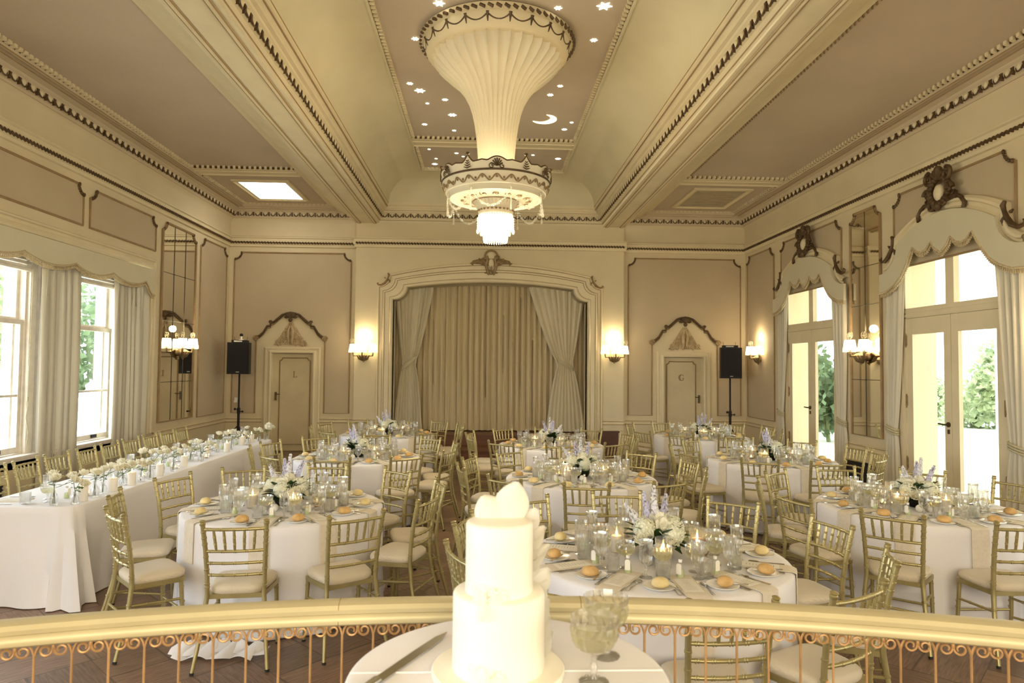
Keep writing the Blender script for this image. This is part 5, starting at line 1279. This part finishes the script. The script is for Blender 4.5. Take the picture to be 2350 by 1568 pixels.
def centrepiece(sd):
    rnd = random.Random(sd); t = thing('flower_centrepiece', '', 'flowers')
    m = MB(); m.open_lathe([(.001, .0), (.05, .0), (.075, .02), (.095, .06), (.09, .075), (.08, .06)], 24); obj('bowl', m, mBLACK, t)
    m = MB()
    for i in range(70):
        q = rnd.uniform(0, 2*pi); el = rnd.uniform(-.02, .95); d = Vector((cos(q)*cos(el), sin(q)*cos(el), sin(el)))
        leaf(m, (cos(q)*.05, sin(q)*.05, .085+.03*max(0, el)), d, (0, 0, 1), rnd.uniform(.11, .165), rnd.uniform(.022, .034), rnd.uniform(.05, .28))
    o = tag(obj('foliage', m, mLEAF, t, True, 180), None, None, None, 'stuff')
    for i, (q, R, z, r) in enumerate(((.4, .03, .215, .062), (2.3, .085, .185, .056), (4.4, .09, .18, .060), (5.5, .125, .15, .050), (1.2, .13, .15, .050), (3.3, .14, .14, .046), (4.95, .15, .115, .040))):
        q += rnd.uniform(-.3, .3); m = MB(); rose(m, (R*cos(q), R*sin(q), z), (cos(q)*.9*R/.1, sin(q)*.9*R/.1, 1), r, rnd); obj('rose', m, mROSE, t, True, 180)
    for i, (q, R, z, r) in enumerate(((.0, .11, .155, .070), (2.0+1.2, .09, .16, .066), (4.9, .115, .145, .062))):
        m = MB(); q += rnd.uniform(-.2, .2); hydrangea(m, (R*cos(q), R*sin(q), z), r, rnd, 70); obj('hydrangea', m, mHYD, t, False)
    for i, (q, R, h, mat) in enumerate(((1.3, .03, .40, mDEL2), (.5, .07, .345, mDEL), (2.6, .10, .30, mDEL2), (2.0, .05, .36, mDEL))):
        a = (R*cos(q)*.6, R*sin(q)*.6, .12); b_ = (R*cos(q)*1.9, R*sin(q)*1.9, h); m = MB(); spike(m, lerp(Vector(a), Vector(b_), .30), b_, .027, rnd, 58); sp_ = obj('delphinium', m, mat, t, False)
        m = MB(); m.tube([a, b_], .003, 5); obj('stem', m, mSTEM, sp_)
    for i in range(6):
        q = rnd.uniform(0, 6.28); R = rnd.uniform(.13, .18); m = MB(); rose(m, (R*cos(q), R*sin(q), rnd.uniform(.07, .13)), (cos(q), sin(q), .5), .032, rnd); obj('rosebud', m, mROSE, t, True, 180)
    remember(t); return t
CP = [centrepiece(3), centrepiece(17)]
def bud_vase(sd):
    rnd = random.Random(sd); t = thing('bud_vase', '', 'vase')
    tall = rnd.random() < .5; h = .13 if tall else .095
    m = MB(); m.open_lathe([(.001, .003), (.026, 0), (.030, .006), (.031, h*.4), (.024, h*.62), (.013, h*.75), (.012, h*.92), (.016, h)], 16, (0, 0, 0), facet(8, .05)); obj('vase_glass', m, mCRYS, t, True, 20)
    n = 3; mS = MB(); mL = MB()
    for i in range(n):
        q = rnd.uniform(-1.0, 1.0)+(i-1)*1.3; L = rnd.uniform(.10, .20); tip = Vector((cos(q)*.075*(i+.4), sin(q)*.06*(i+.3), h+L*.62))
        mS.tube([(-.01*cos(q), -.01*sin(q), .01), (0, 0, h), tip], .0022, 5)
        r = rnd.uniform(.030, .043); m = MB(); rose(m, tip+Vector((0, 0, .012)), tip-Vector((0, 0, h*.4)), r, rnd); obj('rose', m, mROSE, t, True, 180)
        for k in range(3):
            a = rnd.uniform(0, 6.28); p = lerp(Vector((0, 0, h)), tip, rnd.uniform(.05, .8)); leaf(mL, p, (cos(a), sin(a), rnd.uniform(-.1, .6)), (0, 0, 1), rnd.uniform(.03, .055), rnd.uniform(.009, .015))
    obj('stems', mS, mSTEM, t); tag(obj('leaves', mL, mLEAF2, t, True, 180), None, None, None, 'stuff'); remember(t); return t

# ================================================================== setting the round tables
ZT = .7500
nap_cache = {}
def napkin(nm, tx, ty, a, sn, sd):
    """oatmeal napkin lying on the table and hanging over its edge"""
    q = radians(a); m = MB(); hw = .062; path = []
    for r in (.40, .50, .60, .70, .742): path.append((r, ZT+.0035))
    for z in (.746, .735, .70, .64, .58, .52, .47): path.append((None, z))
    top = []; off = .006
    for r, z in path:
        row = []
        for u in (-1, -.5, 0, .5, 1):
            if r is None:
                qq = q+u*hw/RT; R = cloth_r(qq, max(0, (.735-z)/.728), sd)+off*(1+.6*abs(u*2 % 1)); x, y = R*cos(qq), R*sin(qq)
            else: x, y = r*cos(q)-u*hw*sin(q), r*sin(q)+u*hw*cos(q)
            row.append((tx+x, ty+y, z))
        top.append(row)
    rings = []
    for i, row in enumerate(top):
        up = [(x, y, z+.003) if i < 5 else (x+cos(q)*.004, y+sin(q)*.004, z) for x, y, z in row]
        rings.append(row+up[::-1])
    m.loft(rings, True); m.f.append(tuple(range(10))); m.f.append(tuple(len(m.v)-10+i for i in range(10)))
    return tag(obj('linen_napkin', m, mNAP, None, True, 60), 'oatmeal napkin hanging over the table edge, %s, %s' % (sn, nm), 'napkin', 'napkins on the round tables')
rs = random.Random(12)
def setting(nm, tx, ty, a, sn, gi):
    q = radians(a); far = gi
    def P(da, r): b_ = q+radians(da); return tx+r*cos(b_), ty+r*sin(b_)
    face = q+pi/2     # local +Y points to the table centre
    def lb(s): return '%s, %s, %s' % (s, sn, nm)
    x, y = P(-13.5, .615); place(PLA, x, y, ZT, 0, lb('white side plate'), None, 'side plates on the round tables')
    k = rs.random(); place(ROL2 if k < .6 else ROL, x+.012*cos(q), y+.012*sin(q), ZT+.009, rs.uniform(0, 6), lb('%s bread roll on a side plate' % ('pale' if k < .6 else 'brown')), None, 'bread rolls on the round tables')
    x2, y2 = P(-13.5-rs.choice((-4.5, -4)), .622); place(BKN, x2, y2, ZT+.019, face+rs.uniform(.2, .7), lb('small butter knife on the plate'), None, 'butter knives on the round tables')
    x, y = P(-6.8, .61); place(FOR, x, y, ZT+.001, face+rs.uniform(-.08, .08), lb('outer steel fork'), None, 'forks on the round tables')
    x, y = P(-5.0+.3, .605); place(FOR, x, y, ZT+.001, face+rs.uniform(-.06, .06), lb('inner steel fork'), None, 'forks on the round tables')
    x, y = P(7.0, .61); place(KNI, x, y, ZT+.001, face+rs.uniform(-.05, .05), lb('dinner knife'), None, 'knives on the round tables')
    x, y = P(9.6, .61); place(SPO, x, y, ZT+.001, face+rs.uniform(-.05, .05), lb('dessert spoon'), None, 'spoons on the round tables')
    napkin(nm, tx, ty, a+1.2, sn, ord(TK)*1.7)
    x, y = P(1.2, .575); place(CARD, x, y, ZT+.0075, face, lb('ivory printed menu card'), None, 'menu cards on the round tables')
    x, y = P(rs.uniform(-2, 3), .43); place(BOT, x, y, ZT, face+rs.uniform(-.7, .7), lb('little bottle of green cordial with tag'), None, 'cordial bottles on the round tables')
    x, y = P(-11, .455); place(TUM, x, y, ZT, rs.uniform(0, 1), lb('cut crystal tumbler'), None, 'tumblers on the round tables')
    x, y = P(13, .455); place(GOB, x, y, ZT, rs.uniform(0, 1), lb('tall crystal water goblet'), None, 'goblets on the round tables')
    x, y = P(-10, .345); place(COU, x, y, ZT, rs.uniform(0, 1), lb('crystal coupe of sparkling wine'), None, 'coupes on the round tables')
side = ('near side', 'right side', 'far side', 'left side')
for i, (TK, (nm, tx, ty, angs)) in enumerate(TABLES.items()):
    place(CP[i % 2], tx, ty, ZT, [0, 2.2, 1.0, 2.9, .2, .4, 5.2, 1.6, 3.6][i], 'low centrepiece of white roses and lilac delphiniums on the %s' % nm, 'flowers', 'flower centrepieces on the round tables')
    for a, sn in seats[TK]: setting(nm, tx, ty, a, sn, i)
    base = seats[TK][0][0]+9
    for a, r, pr, s in ((-60, .24, HUR, 'pillar candle in a glass cylinder right of the flowers'), (100, .24, HUR, 'pillar candle in a glass cylinder behind the flowers'), (200, .245, HUR, 'pillar candle in a glass cylinder left of the flowers')):
        b_ = radians(a+rs.uniform(-8, 8)+30*(i % 3)); place(pr, tx+r*cos(b_), ty+r*sin(b_), ZT, 0, 'pillar candle in a glass cylinder, %s of three on the %s' % ({-60: 'nearest the camera', 100: 'farthest', 200: 'leftmost'}[a], nm), 'candle', 'candles in glass cylinders')
    for a, r, pr, s in ((-95, .215, SHK, 'white egg shaped salt shaker'), (-118, .23, SHK, 'white egg shaped pepper shaker'), (20, .24, TEA, 'tealight in a cut glass cup, right of the flowers'), (150, .24, TEA, 'tealight in a cut glass cup, left of the flowers'), (60, .275, CAR, 'glass water carafe'), (-35, .26, BUT, 'small white butter dish'), (-8, .26, NUM, 'bent brown wooden stand')):
        b_ = radians(a); place(pr, tx+r*cos(b_), ty+r*sin(b_), ZT, rs.uniform(-.5, .5), '%s on the %s' % (s, nm), None, {'salt_shaker': 'shakers', 'tealight_glass': 'tealights', 'water_carafe': 'carafes', 'butter_dish': 'butter dishes', 'bent_wood_stand': 'wooden stands'}.get(pr.name, pr.name)+' on the round tables')
# ================================================================== the long table
VP = [(-3.35, 5.44), (-3.22, 5.49), (-3.23, 5.78), (-3.25, 5.94), (-3.24, 6.12), (-3.30, 6.35), (-3.22, 6.52), (-3.21, 6.67), (-3.27, 7.03), (-3.21, 7.16), (-3.36, 7.92), (-3.23, 7.88), (-3.37, 8.71), (-3.29, 8.98), (-3.25, 9.50), (-3.27, 10.00), (-3.23, 10.18)]
for i, (x, y) in enumerate(VP):
    v = bud_vase(100+i); x = min(x, -3.20)
    place(v, x, y, ZT, rs.uniform(-.6, .6), 'glass bud vase of white roses on the long table, %s' % (('nearest the camera' if i == 0 else 'farthest, by the stage door') if i in (0, 16) else 'number %s from the camera end' % {1: 'two', 2: 'three', 3: 'four', 4: 'five', 5: 'six', 6: 'seven', 7: 'eight', 8: 'nine', 9: 'ten', 10: 'eleven', 11: 'twelve', 12: 'thirteen', 13: 'fourteen', 14: 'fifteen', 15: 'sixteen'}[i]), 'vase', 'bud vases on the long table')
for i, (x, y) in enumerate(((-3.22, 5.60), (-3.21, 6.02), (-3.21, 6.33), (-3.20, 6.84), (-3.23, 7.45), (-3.34, 8.33), (-3.25, 8.71), (-3.33, 9.47), (-3.33, 9.85))):
    place(TC_, x, y, ZT, 0, 'ivory pillar candle on the long table, %s from the camera end' % ORD[i], 'candle', 'pillar candles on the long table')
for i, (x, y) in enumerate(((-3.33, 5.84), (-3.30, 6.46), (-3.32, 6.75), (-3.25, 7.30), (-3.28, 8.15))):
    place(TEA, x, y, ZT, 0, 'tealight in a cut glass cup on the long table, %s from the camera end' % ORD[i], 'candle holder', 'tealights on the long table')
for i, y in enumerate((5.60,)+LONGY[1:]):
    def lb(s): return '%s on the long table, %s place from camera end' % (s, ORD[i])
    if i == 0: y = 5.62
    if i == 8: y = 10.06
    if i == 7: y = 9.70
    place(GOB, -3.55, y+.06, ZT, .3, lb('tall crystal water goblet'), None, 'goblets on the long table'); place(COU, -3.47, y-.06, ZT, .1, lb('crystal coupe of sparkling wine'), None, 'coupes on the long table')
    place(TUM, -3.60, y-.13, ZT, .5, lb('cut crystal tumbler'), None, 'tumblers on the long table'); place(BOT, -3.42, y+.10, ZT, 1.4, lb('little green cordial bottle'), None, 'cordial bottles on the long table')
    place(CARD, -3.77, y, ZT+.006, -pi/2, lb('ivory menu card'), None, 'menu cards on the long table')
    m = MB(); m.box(-3.90, -3.66, y-.075, y+.075, ZT, ZT+.0055); tag(obj('linen_napkin', m, mNAP, None, False), lb('folded oatmeal napkin'), 'napkin', 'napkins on the long table')
    place(KNI, -3.80, y-.16, ZT+.001, -pi/2, lb('dinner knife'), None, 'knives on the long table'); place(FOR, -3.80, y+.14, ZT+.001, -pi/2, lb('steel fork'), None, 'forks on the long table')

# ================================================================== heaters, cake table, balustrade
for lb, x0, x1, y0, y1 in (('dark wall heater grille low under the left windows', XL+.032, XL+.16, 5.6, 7.9), ('dark wall heater grille low below the right mirror', XR-.16, XR-.032, 9.45, 10.4)):
    t = thing('heater_grille', lb, 'heater', ((x0+x1)/2, (y0+y1)/2, 0)); cx_, cy_ = (x0+x1)/2, (y0+y1)/2
    m = MB(); m.box(x0-cx_, x1-cx_, y0-cy_, y1-cy_, .0, .12); m.box(x0-cx_, x1-cx_, y0-cy_, y1-cy_, .50, .58); m.box(x0-cx_, x1-cx_, y0-cy_, y0-cy_+.06, .12, .50); m.box(x0-cx_, x1-cx_, y1-cy_-.06, y1-cy_, .12, .5); obj('case', m, mTRIM, t, False)
    m = MB(); m.box(x0-cx_+.02, x1-cx_-.03, y0-cy_+.05, y1-cy_-.05, .12, .5)
    s = 1 if x0 < 0 else -1; xx = (x1-.03 if s > 0 else x0+.03)-cx_
    for k in range(9): m.box(xx-.012, xx+.012, y0-cy_+.05, y1-cy_-.05, .14+.04*k, .155+.04*k)
    obj('grille', m, mPANELBLK, t, False)
ZK = 1.17; TX, TY, TRR = .062, 1.535, .362
m = MB(); N = 96; rings = []
for r in (.01, .2, .34): rings.append([(r*cos(2*pi*i/N), r*sin(2*pi*i/N), ZK) for i in range(N)])
for d, z in ((-.010, ZK-.0005), (-.003, ZK-.004), (.0, ZK-.012)): rings.append([((TRR+d)*cos(2*pi*i/N), (TRR+d)*sin(2*pi*i/N), z) for i in range(N)])
for j in range(1, 10):
    t = j/9; rings.append([((TRR+.004+.02*t+t*t*(.03+.03*sin(2*pi*i/N*11)))*cos(2*pi*i/N), (TRR+.004+.02*t+t*t*(.03+.03*sin(2*pi*i/N*11)))*sin(2*pi*i/N), lerp(ZK-.012, .425, t)) for i in range(N)])
m.loft(rings, True); m.f.append(tuple(range(N)))
t = tag(obj('tablecloth', m, mCLOTH, None, True, 60, (TX, TY, 0)), 'white cloth over the small round cake table in the foreground', 'tablecloth')
m = MB(); m.tube([(-.355, .012, ZK+.0005), (.355, .012, ZK+.0005)], .0022, 4); obj('ironed_crease', m, mCLOTH, t)
CKX, CKY = .040, 1.545
t = thing('wedding_cake', 'two tier ivory wedding cake in the foreground', 'cake', (CKX, CKY, ZK))
m = MB(); m.lathe([(.001, 0), (.147, 0), (.150, .004), (.150, .013), (.147, .016), (.001, .016)], 64); obj('cake_board', m, mCAKE, t, True, 40)
def tier(r, z0, z1): return [(.001, z0), (r, z0)]+[(r, lerp(z0, z1-.008, k/3)) for k in range(1, 4)]+[(r-.0025, z1-.003), (r-.008, z1), (.001, z1)]
m = MB(); m.lathe(tier(.104, .016, .186), 72); obj('bottom_tier', m, mCAKE, t, True, 50)
m = MB(); m.lathe(tier(.0765, .186, .342), 72); obj('top_tier', m, mCAKE, t, True, 50)
rnd = random.Random(5); m = MB()
for bx, q, hh, ww in ((.030, .25, .082, .042), (-.018, -.45, .058, .036)):
    d = Vector((sin(q), 0, cos(q))); P0 = Vector((bx*.6, .025, .330))
    rings = []
    for j in range(11):
        tt = j/10; wv = ww*sin(pi*(.12+.86*tt))**.7; rr = []
        for i in range(16): a = 2*pi*i/16; rr.append(P0+d*(hh*1.15*tt)+Vector((cos(q), 0, -sin(q)))*wv*cos(a)+Vector((0, .006*sin(a)+.014*(cos(a)**2)*tt, 0)))
        rings.append(rr)
    m.loft(rings, True)
obj('petal_topper', m, mSUGAR, t, True, 180)
m = MB()
for j in range(9):   # large petals climbing the right side behind the tiers
    z = .03+.036*j; a = radians(18+rnd.uniform(-12, 22)); R = .104 if z < .18 else .078
    c_ = Vector((R*cos(a), R*sin(a), z)); petal(m, c_-Vector((0, 0, .02)), (cos(a)*.45, sin(a)*.5, 1), (cos(a), sin(a), 0), .062, .034, .008, 5); petal(m, c_+Vector((0, .02, 0)), (cos(a)*.6, sin(a)*.6, .7), (cos(a), sin(a), 0), .05, .03, .01, 5)
obj('side_petals', m, mSUGAR, t, True, 180)
for z, x0, R in ((.186, -.02, .097), (.030, -.022, .117)):
    m = MB()
    for k in range(11):
        a = radians(-105+rnd.uniform(-17, 17)); c_ = Vector((R*cos(a), R*sin(a), z+rnd.uniform(-.004, .026))); floret(m, c_, (cos(a), sin(a), .5), rnd.uniform(.010, .017), rnd, 5)
    obj('sugar_flowers', m, mSUGAR, t, False)
    if z > .1:
        m = MB()
        for q in (-.5, .0, .45): petal(m, (-.028, -R-.008, z-.002), (q, -.15, -1), (0, -1, 0), .032, .010, .004)
        obj('sugar_ribbon', m, mSUGAR, t, True, 180)
place(COU, .300, 1.625, ZK, .2, 'crystal coupe of sparkling wine, the rear one beside the cake', None, 'coupes beside the wedding cake')
o = place(COU, .249, 1.492, ZK, .6, 'crystal coupe of sparkling wine, the front one beside the cake', None, 'coupes beside the wedding cake')
t = thing('cake_knife', 'long steel cake knife on the cloth left of the cake', 'knife', (-.155, 1.634, ZK), atan2(-(-.085+.225), .268))
m = MB(); m.poly([(-.013, -.15), (.012, -.15), (.013, .05), (.010, .105), (-.002, .15), (-.012, .11), (-.014, .0)], .0025, lambda u, v, w: (u, v, .003+w)); obj('blade', m, mSTEEL, t, True, 30)
m = MB(); m.loft([[(w_*cos(2*pi*i/8), y, .008+.007*sin(2*pi*i/8)) for i in range(8)] for y, w_ in ((-.27, .010), (-.26, .014), (-.20, .010), (-.15, .012))], True); obj('handle', m, mSTEEL, t, True, 60)
# balustrade: a shallow arc in front of the gallery
RC_, BY = 5.0, 2.06
def arcp(s, d=0.0): a = s/RC_; return (RC_+d)*sin(a), BY-RC_+(RC_+d)*cos(a)
t = thing('gallery_balustrade', 'curved pale gold handrail on slender copper scroll balusters', 'railing', (0, BY, .42))
def rel(x, y, z): return (x, y-BY, z-.42)
prof = [(.032, 1.102), (.036, 1.112), (.036, 1.122), (.030, 1.130), (.034, 1.140), (.036, 1.152), (.028, 1.160), (.010, 1.163), (-.012, 1.162), (-.028, 1.157), (-.036, 1.146), (-.034, 1.134), (-.028, 1.130), (-.034, 1.124), (-.038, 1.114), (-.036, 1.104), (-.028, 1.098), (.025, 1.098)]
m = MB(); rings = []
for i in range(81):
    s = lerp(-2.6, 2.6, i/80); rings.append([rel(*arcp(s, d), z) for d, z in prof])
m.loft(rings, True); obj('handrail', m, mRAIL, t, True, 35)
for s in (-.42, .30):
    m = MB(); m.loft([[rel(*arcp(s+e, d*1.004), z+(.0006 if z > 1.13 else -.0006)) for d, z in prof] for e in (-.0012, .0012)], True); obj('rail_joint', m, mTAN, t)
m = MB(); m.loft([[rel(*arcp(lerp(-2.6, 2.6, i/40), d), z) for d, z in ((-.02, .50), (.02, .50), (.02, .52), (-.02, .52))] for i in range(41)], True); obj('lower_rail', m, mIRON, t, True, 40)
SP = .0905
BAL = []
for k in range(-26, 27):
    s = (k+.45)*SP
    if abs(s) > 2.3: continue
    def Q(u, z, d=0): return rel(*arcp(s+u, d), z)
    m = MB(); m.tube([Q(0, .42), Q(0, 1.058), Q(0, 1.068)], .0037, 6)
    for sg in (-1, 1): m.tube([Q(0, 1.06), Q(sg*.005, 1.078), Q(sg*.016, 1.0985)], .0034, 5)
    obj('baluster', m, mIRON, t, True, 60)
    m = MB(); c_ = SP/2
    for sg in (-1, 1):
        sp_ = [(.003, 1.0985), (.0022, 1.085)]+[(.0185+lerp(.0165, .0075, k/17)*cos(pi+2*pi*1.12*k/17), 1.0745+lerp(.0165, .0075, k/17)*sin(pi+2*pi*1.12*k/17)) for k in range(18)]
        m.tube([Q(c_+sg*x, z) for x, z in sp_], [.0033]*17+[.003, .0027, .002], 5)
    m._ball(Q(c_, 1.084), .006, .006, .011, 6, 4)
    obj('scroll', m, mIRON, t, True, 60)
for s in (-.86, 1.02, .05):
    def Q(u, z, d=0): return rel(*arcp(s+u, d), z)
    m = MB(); m.poly([(-.001, .955), (-.010, .935), (-.013, .915), (-.006, .895), (0, .885), (.006, .895), (.013, .915), (.010, .935), (.001, .955)], .006, lambda u, v, w: Q(u, v, w-.003))
    m.tube([Q(0, .52), Q(0, .9)], .004, 5); obj('leaf_finial', m, mIRON, t, True, 40)
